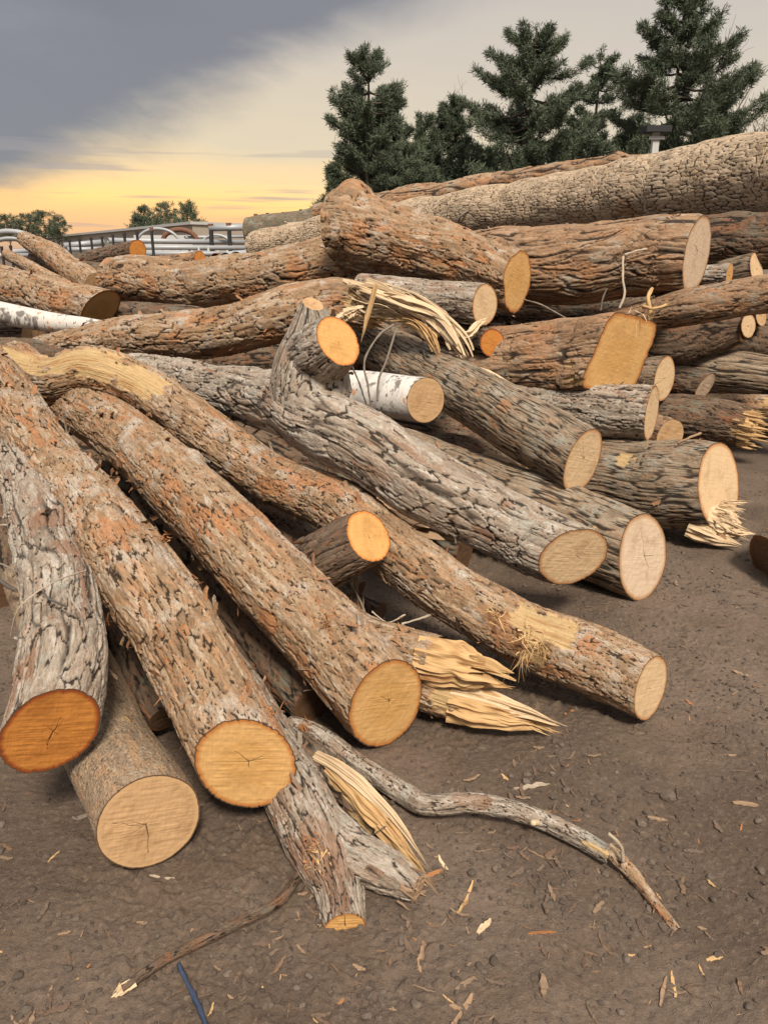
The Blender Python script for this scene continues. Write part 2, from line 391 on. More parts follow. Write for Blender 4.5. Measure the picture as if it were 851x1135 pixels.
def make_cap(name, ring, c, n, mat, parent, seed, R, ncrack=5, cracklen=.55, rough=.0015, nr=None):
    rs = random.Random(seed); m = len(ring)
    nr = nr or max(10, min(46, int(m / 5)))
    f = np.linspace(1, 0, nr) ** .9
    V = c + f[:, None, None] * (ring[None] - c); V = V.reshape(-1, 3)
    u = np.cross(n, [0.12, .3, 1.0]); u /= np.linalg.norm(u); w = np.cross(n, u)
    x, y = (V - c) @ u, (V - c) @ w
    V = V + n * ((fbm(x * 60, y * 60, x * 0, seed, 3) * rough + vnoise(x * 14, y * 350, x * 0, seed) * rough * .5) * np.minimum(1, (1 - np.repeat(f, m)) * 8))[:, None]
    th = np.arctan2(y, x); rad = np.hypot(x, y); rr = np.repeat(f, m)
    cr = np.zeros(len(V))
    for k in range(ncrack):
        a0 = rs.uniform(-3.14, 3.14); L = cracklen * rs.uniform(.4, 1.2) * R; wd = rs.uniform(.0005, .0011) * max(1, R / .13)
        aa = a0 + .12 * vnoise(rad * 30, rad * 0, rad * 0, seed + k)
        dth = np.abs((th - aa + math.pi) % (2 * math.pi) - math.pi)
        dist = dth * rad
        wv = wd * np.clip(1 - rad / L, 0, 1) ** .6 + 1e-6
        cr = np.maximum(cr, np.clip(1.6 - dist / wv, 0, 1) * (rad < L) * (dth < 1.2))
    V = V - n * (cr * .004)[:, None]
    sd = (seed % 97) * 1.7
    lc = np.stack([x + sd, y + sd * .3, 0 * x], 1)
    cf = np.stack([rr, cr, rad, 0 * rr + 1], 1)
    return mesh_np(name, V, grid_quads(nr, m), mat, parent, attrs={'lc': lc, 'cf': cf})
def splinters(name, c, axis, ring_r, n, length, mat, parent, seed, wid=.012, u=None, spread=.12, mask=None, flat=.35):
    """tapered shards standing on a torn end"""
    rs = np.random.RandomState(seed); T = axis / np.linalg.norm(axis)
    N = np.cross(T, [0, 0, 1.0]); N /= np.linalg.norm(N); B = np.cross(T, N)
    VV, FF, LC = [], [], []; off = 0
    k = 0
    while k < n:
        r, a = math.sqrt(rs.rand()) * ring_r * .93, rs.rand() * 6.283
        x, y = r * math.cos(a), r * math.sin(a)
        if mask and not mask(x / ring_r, y / ring_r, rs): 
            k += .05; continue
        k += 1
        L = length * (.25 + .75 * rs.rand() ** 1.5) * (1.1 - .4 * r / ring_r)
        w = wid * (.5 + rs.rand()); t = w * (flat + .3 * rs.rand()); ph = rs.rand() * 3.14
        p0 = c + N * x + B * y - T * .03
        dirv = T + (N * x + B * y) / ring_r * spread * rs.rand() + rs.randn(3) * .05; dirv /= np.linalg.norm(dirv)
        A = N * math.cos(ph) + B * math.sin(ph); D = np.cross(dirv, A); bend = rs.randn(3) * .02
        for q, f in ((0, 1), (.45, .95), (.8, .6), (1.0, .08)):
            cc = p0 + dirv * (L + .03) * q + bend * q * q * L / .1 * .3 + rs.randn(3) * .001
            for sx, sy in ((-1, -1), (1, -1), (1, 1), (-1, 1)):
                VV.append(cc + A * w * f * sx * .5 * (1 + .3 * rs.randn() * .4) + D * t * f * sy * .5); LC.append((x * 3 + sx * w * .5 + rs.rand() * .002, y * 3 + sy * t * .5, q * L + k))
        for j in range(3):
            for i in range(4):
                FF.append((off + j*4 + i, off + j*4 + (i+1) % 4, off + (j+1)*4 + (i+1) % 4, off + (j+1)*4 + i))
        FF.append((off+12, off+13, off+14, off+15)); off += 16
    return mesh_np(name, np.array(VV), np.array(FF), mat, parent, smooth=False, attrs={'lc': np.array(LC)})
def flake_geo(P0, Nn, Tt, Bb, rs, sizes, lift):
    """curled bark flakes; returns verts, quads, colours"""
    V, Q, off = [], [], 0
    for p, n, t, b in zip(P0, Nn, Tt, Bb):
        L = rs.uniform(*sizes); W = L * rs.uniform(.25, .6); ang = rs.uniform(-.5, .5); sg = rs.choice([-1, 1])
        tt = (t * math.cos(ang) + b * math.sin(ang)) * sg; bb = np.cross(n, tt)
        lf = rs.uniform(.15, lift); cu = rs.uniform(-.3, .9)
        for i in range(4):
            q = i / 3
            for j in range(3):
                w = (j - 1) * .5 * W * (1 - .55 * q * rs.rand()) * (1 + .25 * rs.randn())
                V.append(p + tt * (q * L * (1 + .12 * rs.randn())) * math.cos(lf) + n * (math.sin(lf) * q * L + cu * q * q * L * .4 - .002 + .0012 * abs(j - 1)) + bb * w)
        for i in range(3):
            for j in range(2): Q.append((off+i*3+j, off+i*3+j+1, off+(i+1)*3+j+1, off+(i+1)*3+j))
        off += 12
    return np.array(V), np.array(Q)

def bark_tube(name, pts, kind, parent, seed, res=None, amp=1.0, patches=(), ends=(None, None), flakes=0, bumps=(), oval=0.0, wob=.05,
              patch_orange=1.0, mat=None, csc=1.0, square=0.0):
    """pts: list of (px, py, width_px, depth). returns dict with frames and end rings"""
    W = np.array([np.r_[at(p[0], p[1], p[3]), p[2] * p[3] / F / 2] for p in pts])
    return bark_tube_w(name, W, kind, parent, seed, res or 0.0010 * np.mean([p[3] for p in pts]) * 1.15, amp, patches, ends, flakes, bumps, oval, wob, patch_orange, mat, csc, square)
def bark_tube_w(name, W, kind, parent, seed, res, amp=1.0, patches=(), ends=(None, None), flakes=0, bumps=(), oval=0.0, wob=.05, patch_orange=1.0, mat=None, csc=1.0, square=0.0):
    dense = catmull(W, 200); L = np.linalg.norm(np.diff(dense[:, :3], axis=0), axis=1).sum()
    R = float(np.mean(W[:, 3])); nl = int(max(12, L / res)); nc = int(max(20, 2 * math.pi * R / res))
    D = catmull(W, nl); C = D[:, :3].copy(); rad = np.maximum(D[:, 3], .004)
    s = np.linspace(0, L, nl)
    ed = np.minimum(1, np.minimum(s, L - s) / .15)
    for k in range(3): C[:, k] += fbm(s * 2.2, s * 0 + k * 7.3, s * 0, seed + 40, 2) * R * .14 * ed
    T, N, B = frames(C)
    th = np.arange(nc) / nc * 2 * math.pi
    TH = np.broadcast_to(th, (nl, nc)); SS = np.broadcast_to(s[:, None], (nl, nc))
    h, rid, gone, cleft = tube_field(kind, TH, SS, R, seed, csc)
    cx, cy = np.cos(TH) * R, np.sin(TH) * R
    rho = rad[:, None] * (1 + wob * fbm(cx * 5, cy * 5, SS * 3, seed + 50, 3) * 1.6 + oval * np.cos(2 * TH + seed))
    for (sb, tb, hb, wb) in bumps:       # knots: fraction along, angle, height, width in metres
        ds = SS - sb * L; dt = ((TH - tb + math.pi) % (2 * math.pi) - math.pi) * R
        rho = rho + hb * np.exp(-(ds**2 + dt**2) / (wb * wb))
    DIR = N[:, None] * np.cos(TH)[..., None] + B[:, None] * np.sin(TH)[..., None]
    if square:                                                       # a log split to a blocky section towards its end
        sq = (np.abs(np.cos(TH + .25)) ** 7 + np.abs(np.sin(TH + .25)) ** 7) ** (-1 / 7.0) * .93
        k = square * sst(SS / L, .45, .85); rho = rho * (1 - k + k * sq * (1 + .03 * vnoise(cx * 30, cy * 30, SS * 6, seed + 90)))
    P = C[:, None] + DIR * rho[..., None]
    wd = np.zeros((nl, nc), np.float32); org = gone * .9 * patch_orange
    nz = fbm(cx * 22, cy * 22, SS * 9, seed + 60, 3); nz2 = fbm(cx * 70, cy * 70, SS * 18, seed + 61, 2)
    for pt in patches:
        px, py, dd, rr_, kd = pt[:5]
        q = at(px, py, dd); dl = P - q
        dist = np.linalg.norm(dl, axis=2) * (1 + .55 * nz + .5 * nz2)
        mk = 1 - sst(dist, rr_ * .88, rr_ * 1.02)
        if kd == 'wood': wd = np.maximum(wd, mk)
        else: org = np.maximum(org, mk * (.55 + .45 * sst(nz2, -.5, .3)))
    org = np.maximum(org, sst(nz + .3 * nz2, .62, .72) * .8 * patch_orange)
    cw, cl, rel, *_ = BT[kind]
    thick = rel * amp * csc ** .55 * 1.25
    hh = h - .18 * org * (1 - gone)
    endf = np.minimum(s, L - s)[:, None]; hh = .5 + (hh - .5) * (.42 + .58 * sst(endf, 0, .014))
    P = P + DIR * ((hh - .5) * thick * (1 - wd) - wd * thick * (.75 - .12 * nz - .2 * vnoise(cx * 300, cy * 300, SS * 8, seed + 3)))[..., None]
    org = np.where(wd > .3, org * .3, org)
    caps = {}
    for e, i0, sg in ((0, 0, -1), (1, nl - 1, 1)):
        nrm = ends[e]
        axis = T[i0] * sg
        if nrm is None: nrm = axis + np.random.RandomState(seed + e).randn(3) * .06
        nrm = np.asarray(nrm, float); nrm = nrm / np.linalg.norm(nrm)
        dotn = axis @ nrm
        if dotn < .42:
            nrm = nrm + axis * (.5 - dotn); nrm /= np.linalg.norm(nrm); dotn = max(axis @ nrm, .4)
        sd = s if e == 0 else L - s
        Lf = min(L * .45, R * 4.0)
        wgt = 1 - sst(sd, 0, Lf)
        relv = P - C[:, None]
        axial = relv @ axis                                     # along the axis
        want = -((relv - axial[..., None] * axis) @ nrm) / dotn
        P = P + (axis * ((want) * wgt[:, None])[..., None])
        caps[e] = (P[i0].copy(), C[i0].copy(), nrm)
    lc = np.stack([cx + seed % 50, cy, SS], -1).reshape(-1, 3)
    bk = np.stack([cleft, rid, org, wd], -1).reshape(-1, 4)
    V = P.reshape(-1, 3); Q = [grid_quads(nl, nc)]
    if flakes:
        rs = np.random.RandomState(seed + 7)
        ii = rs.randint(int(nl * .02), int(nl * .98), flakes); jj = rs.randint(0, nc, flakes)
        FV, FQ = flake_geo(P[ii, jj], DIR[ii, jj], T[ii], np.cross(DIR[ii, jj], T[ii]), rs, (.012, .050), .85)
        FQ = FQ + len(V); V = np.vstack([V, FV])
        col = np.repeat(np.stack([np.full(flakes, .9), rs.rand(flakes), (rs.rand(flakes) < .45) * .9, np.zeros(flakes)], 1), 12, 0)
        bk = np.vstack([bk, col]); lc = np.vstack([lc, FV + 3]); Q.append(FQ)
    o = mesh_np(name, V, Q, mat or M[kind], parent, attrs={'lc': lc, 'bk': bk})
    return dict(obj=o, P=P, C=C, T=T, N=N, B=B, rad=rad, caps=caps, R=R, L=L, s=s)

def log(name, label, kind, pts, face=None, fmat='f_ochre', face0=None, fmat0=None, cat='log', group=None, broken=(), ncrack=5, cracklen=.55,
        noface=(), seed=None, **kw):
    """face: (ratio, angle) of the sawn end at the last point; face0: the same for the first"""
    if seed is None: _seed[0] += 37; seed = _seed[0]
    root = empty(name, at(pts[-1][0], pts[-1][1], pts[-1][3]) * [1, 1, 0], label, cat, group)
    ends = [None, None]
    if face0: ends[0] = face_normal(pts[0][0], pts[0][1], *face0)
    if face: ends[1] = face_normal(pts[-1][0], pts[-1][1], *face)
    t = bark_tube('bark', pts, kind, root, seed, ends=ends, **kw)
    for e in (0, 1):
        if e in noface: continue
        ring, c, n = t['caps'][e]
        fm = M[fmat] if e == 1 else M[fmat0 or 'f_tan']
        rs = random.Random(seed + e); off = ring[rs.randrange(len(ring))] - c
        if e in broken: torn_cap(ring, c, n, root, seed + e, t['R'])
        else: make_cap('cut_face', ring, c + off * .08, n, fm, root, seed + e, t['R'], ncrack, cracklen)
    return root, t
def torn_cap(ring, c, n, parent, seed, R, length=None, mat=None, cnt=None):
    """an uneven torn end: stepped fibre surface plus shards"""
    length = length or R * .9; m = len(ring); nr = max(10, m // 6)
    f = np.linspace(1, 0, nr); V = (c + f[:, None, None] * (ring[None] - c)).reshape(-1, 3)
    u = np.cross(n, [0.12, .3, 1.0]); u /= np.linalg.norm(u); w = np.cross(n, u); x, y = (V - c) @ u, (V - c) @ w
    e, rid, ox, oy = voro((x / .02).astype(np.float32), (y / .012).astype(np.float32), 0, seed)
    hgt = (rid * .5 + .5 * vnoise(x * 12, y * 12, x * 0, seed)) * length * .5 * np.minimum(1, (1 - np.repeat(f, m)) * 6)
    V = V + n * hgt[:, None]
    mesh_np('torn_face', V, grid_quads(nr, m), mat or M['wood'], parent, attrs={'lc': np.stack([x, y, hgt], 1)})
    splinters('splinters', c, n, R * .95, cnt or 60, length * 1.3, mat or M['wood'], parent, seed, wid=R * .12)

def tube(name, P, r, mat, parent=None, nc=8, seed=1, label=None, cat=None, group=None, rough=.12, n=None, lcscale=1):
    """thin twig through world points"""
    P = np.asarray(P, float); 
    if np.isscalar(r): r = [r] * len(P)
    D = np.c_[P, np.asarray(r, float)]
    L = np.linalg.norm(np.diff(P, axis=0), axis=1).sum(); n = n or int(max(6, min(200, L / (np.mean(r) * 1.2))))
    Dn = catmull(D, n); C, rad = Dn[:, :3], np.maximum(Dn[:, 3], .0004); T, N, B = frames(C)
    th = np.arange(nc) / nc * 2 * math.pi; s = np.linspace(0, L, n)
    TH, SS = np.meshgrid(th, s)
    rho = rad[:, None] * (1 + rough * vnoise(np.cos(TH) * 2, np.sin(TH) * 2, SS / (np.mean(r) * 3), seed) + rough * .8 * vnoise(np.cos(TH), np.sin(TH), SS / (np.mean(r) * 9), seed+4))
    V = (C[:, None] + N[:, None] * (np.cos(TH) * rho)[..., None] + B[:, None] * (np.sin(TH) * rho)[..., None]).reshape(-1, 3)
    V = np.vstack([V, C[0], C[-1]]); q = grid_quads(n, nc)
    j = np.arange(nc); t0 = np.stack([(j+1) % nc, j, np.full(nc, n*nc)], 1); t1 = np.stack([(n-1)*nc + j, (n-1)*nc + (j+1) % nc, np.full(nc, n*nc+1)], 1)
    lc = np.c_[np.r_[(np.cos(TH) * np.mean(r)).ravel(), 0, 0], np.r_[(np.sin(TH) * np.mean(r)).ravel(), 0, 0], np.r_[SS.ravel(), 0, L]]
    o = mesh_np(name, V, [q, t0, t1], mat, parent, attrs={'lc': lc})
    if label: tag(o, label, cat, group)
    return o
def twig_px(name, pts, label, cat='twig', group=None, mat='twig', wpx=6, parent=None, seed=1, **kw):
    P = [at(*p[:3]) for p in pts]; r = [(p[3] if len(p) > 3 else wpx) * p[2] / F / 2 for p in pts]
    return tube(name, P, r, M[mat], parent, label=label, cat=cat, group=group, seed=seed, **kw)

# ------------------------------------------------------------------ ground: one sheet to the horizon
def ground_h(x, y):
    x = np.asarray(x, np.float32); y = np.asarray(y, np.float32)
    near = np.exp(-((x - .5) ** 2 + (y - 3) ** 2) / 60)
    h = fbm(x * .9, y * .9, x * 0, 5, 3) * .03 + fbm(x * 5, y * 5, x * 0, 6, 3) * .010
    h = h + fbm(x * 26, y * 26, x * 0, 8, 3) * .0045
    # a shallow wheel rut running away on the right
    d = (x - (1.05 + .36 * (y - 2.4))); h = h - .020 * np.exp(-(d / .22) ** 2) + .014 * np.exp(-((d + .30) / .09) ** 2) + .012 * np.exp(-((d - .30) / .1) ** 2)
    return h * near - .004
def build_ground():
    m, T, b = new_mat('packed_dirt')
    p = T.new('ShaderNodeNewGeometry').outputs['Position']
    n0 = T.noise(p, .9, 5, .6); n1 = T.noise(p, 6, 5, .65); n2 = T.noise(p, 60, 5, .7); n3 = T.noise(p, 260, 3, .7)
    c = T.mix(T.sstep(n0, .40, .60), (.110, .076, .053), (.176, .128, .094))
    c = T.mix(T.math('MULTIPLY', T.sstep(n1, .4, .7), .5), c, (.100, .073, .057))
    c = T.mix(T.math('MULTIPLY', T.sstep(n2, .50, .72), .6), c, (.235, .178, .134))
    c = T.mix(T.math('MULTIPLY', T.sstep(n2, .45, .30), .65), c, (.066, .048, .038))
    vz = T.new('ShaderNodeTexVoronoi'); T.put(vz.inputs['Vector'], p); vz.inputs['Scale'].default_value = 120
    spk = T.math('MULTIPLY', T.sstep(vz.outputs['Distance'], .30, .15), T.sstep(T.noise(p, 35, 2, .5), .56, .66))
    c = T.mix(T.math('MULTIPLY', spk, .55), c, (.26, .215, .175))
    T.put(b.inputs['Base Color'], c); b.inputs['Roughness'].default_value = .95
    hh = T.math('ADD', T.math('MULTIPLY', n2, 1.0), T.math('ADD', T.math('MULTIPLY', n3, .45), T.math('MULTIPLY', spk, .6)))
    bump(T, b, hh, .9, .012)
    M['dirt'] = m
    t = np.linspace(-1, 1, 760); xs = .4 + 2.0 * t + np.sign(t) * 1500 * np.abs(t) ** 22
    ty = np.linspace(0, 1, 1000); ys = .55 + 5.2 * ty ** 1.35 + 2500 * ty ** 26 - .0
    ys = np.r_[-1500, -300, -60, -10, -2, 0, ys]
    X, Y = np.meshgrid(xs, ys); Z = ground_h(X, Y)
    near = (np.abs(X) < 5) & (Y < 8)
    wx, wy = X + .02 * vnoise(X * 20, Y * 20, X * 0, 3), Y + .02 * vnoise(X * 20, Y * 20, X * 0, 4)
    dens = sst(fbm(X * 2, Y * 2, X * 0, 19, 3), -.25, .35)
    for cs, hh, th_, sd in ((.060, .016, .80, 77), (.032, .011, .62, 78), (.018, .0065, .45, 79)):
        e, rid, ox, oy = voro((wx / cs).astype(np.float32), (wy / cs).astype(np.float32), 0, sd)
        Z = Z + np.where(near, np.sqrt(np.clip(.16 - (ox * ox + oy * oy * 1.4), 0, 1)) / .4 * (rid > th_) * (.4 + .6 * rid) * hh * dens, 0)
    Z = Z + np.where(near, .0030 * fbm(X * 90, Y * 90, X * 0, 33, 2), 0)
    V = np.stack([X, Y, Z], -1).reshape(-1, 3)
    o = mesh_np('ground', V, grid_quads(len(ys), len(xs), False), m); tag(o, kind='structure')
build_ground()
# ------------------------------------------------------------------ foreground logs (px, py, width in px, depth)
G_FORE = 'long debarked-in-patches logs fanned out in the foreground'
r, t_ = log('log', 'thick grey plated log at far left with dark orange sawn end', 'grey',
    [(-10, 430, 50, 3.70), (22, 505, 54, 3.15), (48, 580, 66, 2.70), (66, 660, 82, 2.34), (66, 740, 94, 2.12), (55, 812, 101, 2.02)], face=(.74, -84), fmat='f_orange',
    flakes=70, amp=1.15, csc=1.2, patches=[(55, 580, 2.55, .07, 'orange'), (28, 755, 2.03, .06, 'orange'), (75, 610, 2.4, .05, 'orange'), (60, 700, 2.1, .03, 'orange')], bumps=[(.62, 2.2, .02, .09)], ncrack=8, cracklen=.5)
log('log', 'smooth brown log tucked under its neighbours at lower left, with wide cracked tan end', 'fine',
    [(40, 640, 66, 3.0), (95, 765, 84, 2.54), (128, 840, 98, 2.28), (166, 911, 112, 2.065)], face=(.80, -62), fmat='f_tan', flakes=0,
    patches=[(140, 803, 2.28, .025, 'wood'), (135, 860, 2.12, .03, 'orange')], ncrack=4, cracklen=.9, oval=.03)
log('log', 'long shaggy log in the front left with round ochre sawn end and star crack', 'shag',
    [(-45, 355, 42, 3.9), (0, 425, 52, 3.5), (38, 485, 62, 3.16), (90, 555, 74, 2.84), (150, 635, 86, 2.48), (214, 735, 94, 2.29), (275, 848, 102, 2.16)], face=(.79, -80), fmat='f_ochre',
    flakes=260, amp=1.15, patches=[(120, 600, 2.5, .05, 'orange'), (232, 800, 2.25, .04, 'orange'), (60, 500, 2.95, .05, 'orange')], bumps=[(.55, 2.9, .02, .06), (.35, 3.6, .022, .05), (.78, 3.9, .018, .05)], ncrack=7, cracklen=.45)
log('log', 'long shaggy log in the front middle with oval ochre sawn end facing right', 'shag',
    [(20, 400, 44, 4.5), (60, 435, 52, 4.15), (125, 475, 62, 3.62), (200, 540, 74, 3.12), (272, 612, 85, 2.82), (350, 695, 92, 2.66), (429, 780, 98, 2.57)], face=(.62, -40), fmat='f_ochre',
    flakes=220, patches=[(190, 545, 2.95, .05, 'orange'), (275, 560, 2.8, .05, 'orange'), (300, 690, 2.6, .05, 'orange'), (415, 730, 2.45, .03, 'orange')], bumps=[(.3, 3.4, .02, .06), (.6, 2.4, .02, .05), (.75, 4.0, .016, .05)], ncrack=6, cracklen=.4)
r, t_ = log('log', 'very long crooked log crossing the middle, bare yellow wood at upper left', 'shag',
    [(-70, 385, 34, 4.05), (0, 402, 40, 3.9), (60, 420, 48, 3.82), (105, 412, 50, 3.78), (160, 432, 50, 3.72), (230, 480, 53, 3.62), (300, 528, 56, 3.46), (375, 560, 62, 3.26), (430, 605, 64, 3.12), (500, 655, 66, 2.98), (580, 700, 70, 2.88), (640, 725, 74, 2.81), (721, 763, 72, 2.73)],
    face=(.36, -20), fmat='f_pale', flakes=150,
    patches=[(x, y, d, .085, 'wood') for x, y, d in ((0, 392, 3.8), (22, 398, 3.77), (45, 400, 3.75), (70, 400, 3.70), (95, 397, 3.67), (120, 404, 3.65), (145, 414, 3.62), (165, 425, 3.62))] +
            [(585, 680, 2.78, .07, 'wood'), (605, 695, 2.76, .08, 'wood'), (628, 702, 2.74, .07, 'wood'), (600, 720, 2.76, .055, 'wood'), (555, 690, 2.80, .05, 'orange'), (655, 720, 2.72, .055, 'orange'), (80, 490, 3.6, .05, 'orange')])
def torn_plank(name, pts, wid, parent, seed, mat='wood', thick=.35, blunt=.55, n=110, m=64):
    """a torn slab: fibrous half-shell that thins into points; pts (px,py,width_px,depth)"""
    W = np.array([np.r_[at(p[0], p[1], p[3]), p[2] * p[3] / F / 2] for p in pts])
    D = catmull(W, n); C, rad = D[:, :3], np.maximum(D[:, 3], .002); T, N, B = frames(C)
    L = np.linalg.norm(np.diff(C, axis=0), axis=1).sum(); s = np.linspace(0, L, n)
    rs = np.random.RandomState(seed)
    th = np.arange(m) / m * 2 * math.pi
    tipl = (.35 + .75 * np.abs(vnoise(np.cos(th) * 2.6, np.sin(th) * 2.6, th * 0, seed))) + rs.rand(m) * .12
    TH, SS = np.meshgrid(th, s / L)
    SS2 = SS * (1 - (1 - tipl[None, :]) * SS ** 2)
    fib = vnoise(np.cos(TH) * 4, np.sin(TH) * 4, SS * 1.2, seed + 3) * .9 + .9 * vnoise(np.cos(TH) * 12, np.sin(TH) * 12, SS * 2, seed + 4) + .8 * vnoise(np.cos(TH) * 30, np.sin(TH) * 30, SS * 5, seed + 5)
    C = C + np.c_[fbm(s * 14, s * 0, s * 0, seed, 2), fbm(s * 14, s * 0 + 4, s * 0, seed, 2), fbm(s * 14, s * 0 + 8, s * 0, seed, 2)] * rad[:, None] * .10
    prof = (1 - blunt * SS ** 2.2)
    flat = np.where(np.sin(TH + .6) > 0, thick, 1.0)
    idx = np.clip(SS2 * (n - 1), 0, n - 1); i0 = np.floor(idx).astype(int); i1 = np.minimum(i0 + 1, n - 1); fr = (idx - i0)[..., None]
    Cc = C[i0] * (1 - fr) + C[i1] * fr
    rr = rad[i0] * prof * (1 + .20 * fib)
    # N,B frame, flattened on the torn side
    P = Cc + N[i0] * (np.cos(TH) * rr)[..., None] + B[i0] * (np.sin(TH) * rr * flat)[..., None]
    V = P.reshape(-1, 3); V = np.vstack([V, Cc[0].mean(0), Cc[-1].mean(0)])
    j = np.arange(m); t0 = np.stack([(j+1) % m, j, np.full(m, n*m)], 1); t1 = np.stack([(n-1)*m + j, (n-1)*m + (j+1) % m, np.full(m, n*m+1)], 1)
    lc = np.c_[np.r_[(np.cos(TH) * .05).ravel(), 0, 0], np.r_[(np.sin(TH) * .05).ravel(), 0, 0], np.r_[(SS * L).ravel(), 0, L]]
    return mesh_np(name, V, [grid_quads(n, m), t0, t1], M[mat], parent, smooth=False, attrs={'lc': lc})
# torn fibres hanging at the scraped ring
def shreds(parent, spec, seed, name='torn_fibre', mat='wood', n=24, length=.06):
    rs = np.random.RandomState(seed); VV, FF, LC = [], [], []; off = 0
    for (px, py, d, spread, dr) in spec:
        c = at(px, py, d)
        for k in range(n):
            p = c + rs.randn(3) * spread; dv = np.array(dr, float) + rs.randn(3) * .6; dv /= np.linalg.norm(dv); L = length * rs.uniform(.3, 1.2); w = rs.uniform(.0012, .004)
            sd = np.cross(dv, rs.randn(3)); sd /= np.linalg.norm(sd); dp = rs.randn(3) * .35
            for q in np.linspace(0, 1, 5):
                cc = p + dv * L * q + dp * L * q * q; ww = w * (1 - .8 * q)
                VV += [cc - sd * ww, cc + sd * ww]; LC += [(k, 0, q * L), (k + ww, 0, q * L)]
            for i in range(4): FF.append((off+2*i, off+2*i+1, off+2*i+3, off+2*i+2))
            off += 10
    return mesh_np(name, np.array(VV), np.array(FF), M[mat], parent, smooth=False, attrs={'lc': np.array(LC)})
shreds(r, [(580, 700, 2.74, .018, (0, -.3, -.4)), (600, 712, 2.72, .02, (0, -.3, -.6)), (582, 725, 2.73, .012, (0, -.1, -1)), (550, 680, 2.76, .015, (-.3, -.3, .3))], 3, n=34)
tf = {}
def curls(root, spots, seed):
    for i, (px, py, d) in enumerate(spots): shreds(root, [(px, py, d, .010, (random.Random(seed + i).uniform(-.6, .6), -.5, .5))], seed + i, 'torn_bark', 'orangeflake', 26, .035)
LOGS = [o for o in bpy.data.objects if o.name.startswith('log')]
curls(LOGS[2], [(183, 600, 2.5), (212, 652, 2.42), (116, 690, 2.42), (185, 768, 2.2), (300, 790, 2.2), (75, 520, 2.9), (108, 640, 2.6)], 40)
curls(LOGS[3], [(215, 645, 2.75), (285, 575, 2.78), (310, 660, 2.6), (235, 545, 2.9), (360, 690, 2.5)], 60)
# short branch stub between the long logs
log('log', 'short grey branch piece with orange ringed end, lying across the crooked log', 'dark',
    [(240, 695, 44, 3.30), (290, 662, 62, 3.12), (340, 632, 70, 2.96), (380, 610, 68, 2.88), (409, 594, 60, 2.84)], face=(.66, 28), fmat='f_bright', flakes=12, patches=[(335, 650, 2.85, .03, 'orange')], ncrack=2)
# forked log with the sawn stub
r, t_ = log('log', 'big grey forked log with an upright sawn-off limb, lying across the pile centre', 'grey',
    [(120, 412, 40, 4.5), (180, 418, 48, 4.3), (240, 432, 55, 3.98), (300, 446, 66, 3.62), (352, 466, 76, 3.36), (410, 498, 80, 3.18), (480, 544, 80, 3.12), (560, 583, 76, 3.15), (636, 617, 70, 3.22)],
    face=(.50, -34), fmat='f_pale', flakes=60, amp=1.1, csc=1.35, ncrack=2, patches=[(300, 440, 3.4, .06, 'orange'), (570, 560, 3.0, .04, 'orange')], bumps=[(.5, 2.9, .02, .12)])
st = bark_tube('branch_stub', [(344, 402, 74, 3.40), (360, 389, 68, 3.28), (375, 378, 57, 3.18)], 'grey', r, 777, ends=(None, face_normal(372, 379, .70, 34)), flakes=10)
ring, c, n = st['caps'][1]; make_cap('cut_face', ring, c, n, M['f_bright'], st['obj'], 78, st['R'], 2, .3)
st2 = bark_tube('branch_stub', [(352, 468, 70, 3.48), (345, 438, 92, 3.44), (346, 404, 80, 3.38), (350, 374, 60, 3.34), (349, 350, 36, 3.31), (347, 337, 22, 3.30)], 'grey', r, 787, ends=(None, face_normal(344, 336, .5, 80)), patches=[(348, 350, 3.2, .03, 'wood')], flakes=8)
ring, c, n = st2['caps'][1]; make_cap('cut_face', ring, c, n, M['f_tan'], st2['obj'], 79, st2['R'], 1, .3)
# right group
log('log', 'thick grey-brown log low on the right with a big pale round end facing right', 'furrow',
    [(430, 505, 66, 4.7), (500, 535, 78, 4.4), (580, 566, 88, 4.05), (650, 592, 94, 3.85), (712, 617, 97, 3.68)], face=(.50, -9), fmat='f_grey', csc=1.5,
    patches=[(640, 570, 3.6, .05, 'orange'), (675, 590, 3.5, .05, 'wood'), (690, 565, 3.55, .03, 'wood')], ncrack=5, cracklen=.8, flakes=20)
log('log', 'evenly furrowed grey log slanting down to the right, pale end with a dark notch crack', 'furrow',
    [(395, 372, 50, 5.15), (440, 395, 56, 4.9), (500, 428, 62, 4.5), (570, 467, 70, 4.12), (646, 511, 74, 3.84)], face=(.46, -20), fmat='f_pale', csc=1.15,
    patches=[(540, 462, 4.0, .05, 'orange'), (560, 450, 4.0, .045, 'orange'), (475, 420, 4.4, .04, 'orange')], ncrack=3, cracklen=.9)
log('log', 'short white birch log wedged in the pile centre, its round end facing right', 'birch',
    [(372, 432, 44, 4.05), (410, 436, 47, 3.98), (440, 440, 49, 3.93), (472, 444, 50, 3.88)], face=(.72, -8), fmat='f_tan', fmat0='f_tan', ncrack=2)
r, t_ = log('log', 'wide pinkish half-peeled log on the right with a big squared yellow cut end', 'red',
    [(500, 402, 70, 5.2), (560, 400, 80, 5.0), (640, 395, 86, 4.8), (688, 393, 90, 4.65)], square=1.0, face=(.60, -16), fmat='f_ochre', csc=1.7, flakes=50, ncrack=0,
    patches=[(620, 410, 4.7, .12, 'orange'), (600, 375, 4.7, .12, 'orange'), (650, 360, 4.6, .05, 'wood'), (662, 425, 4.45, .07, 'wood'), (650, 405, 4.48, .05, 'wood')])
shreds(r, [(708, 352, 4.6, .03, (.3, -.2, -.6))], 6, mat='palewood', n=14, length=.10)
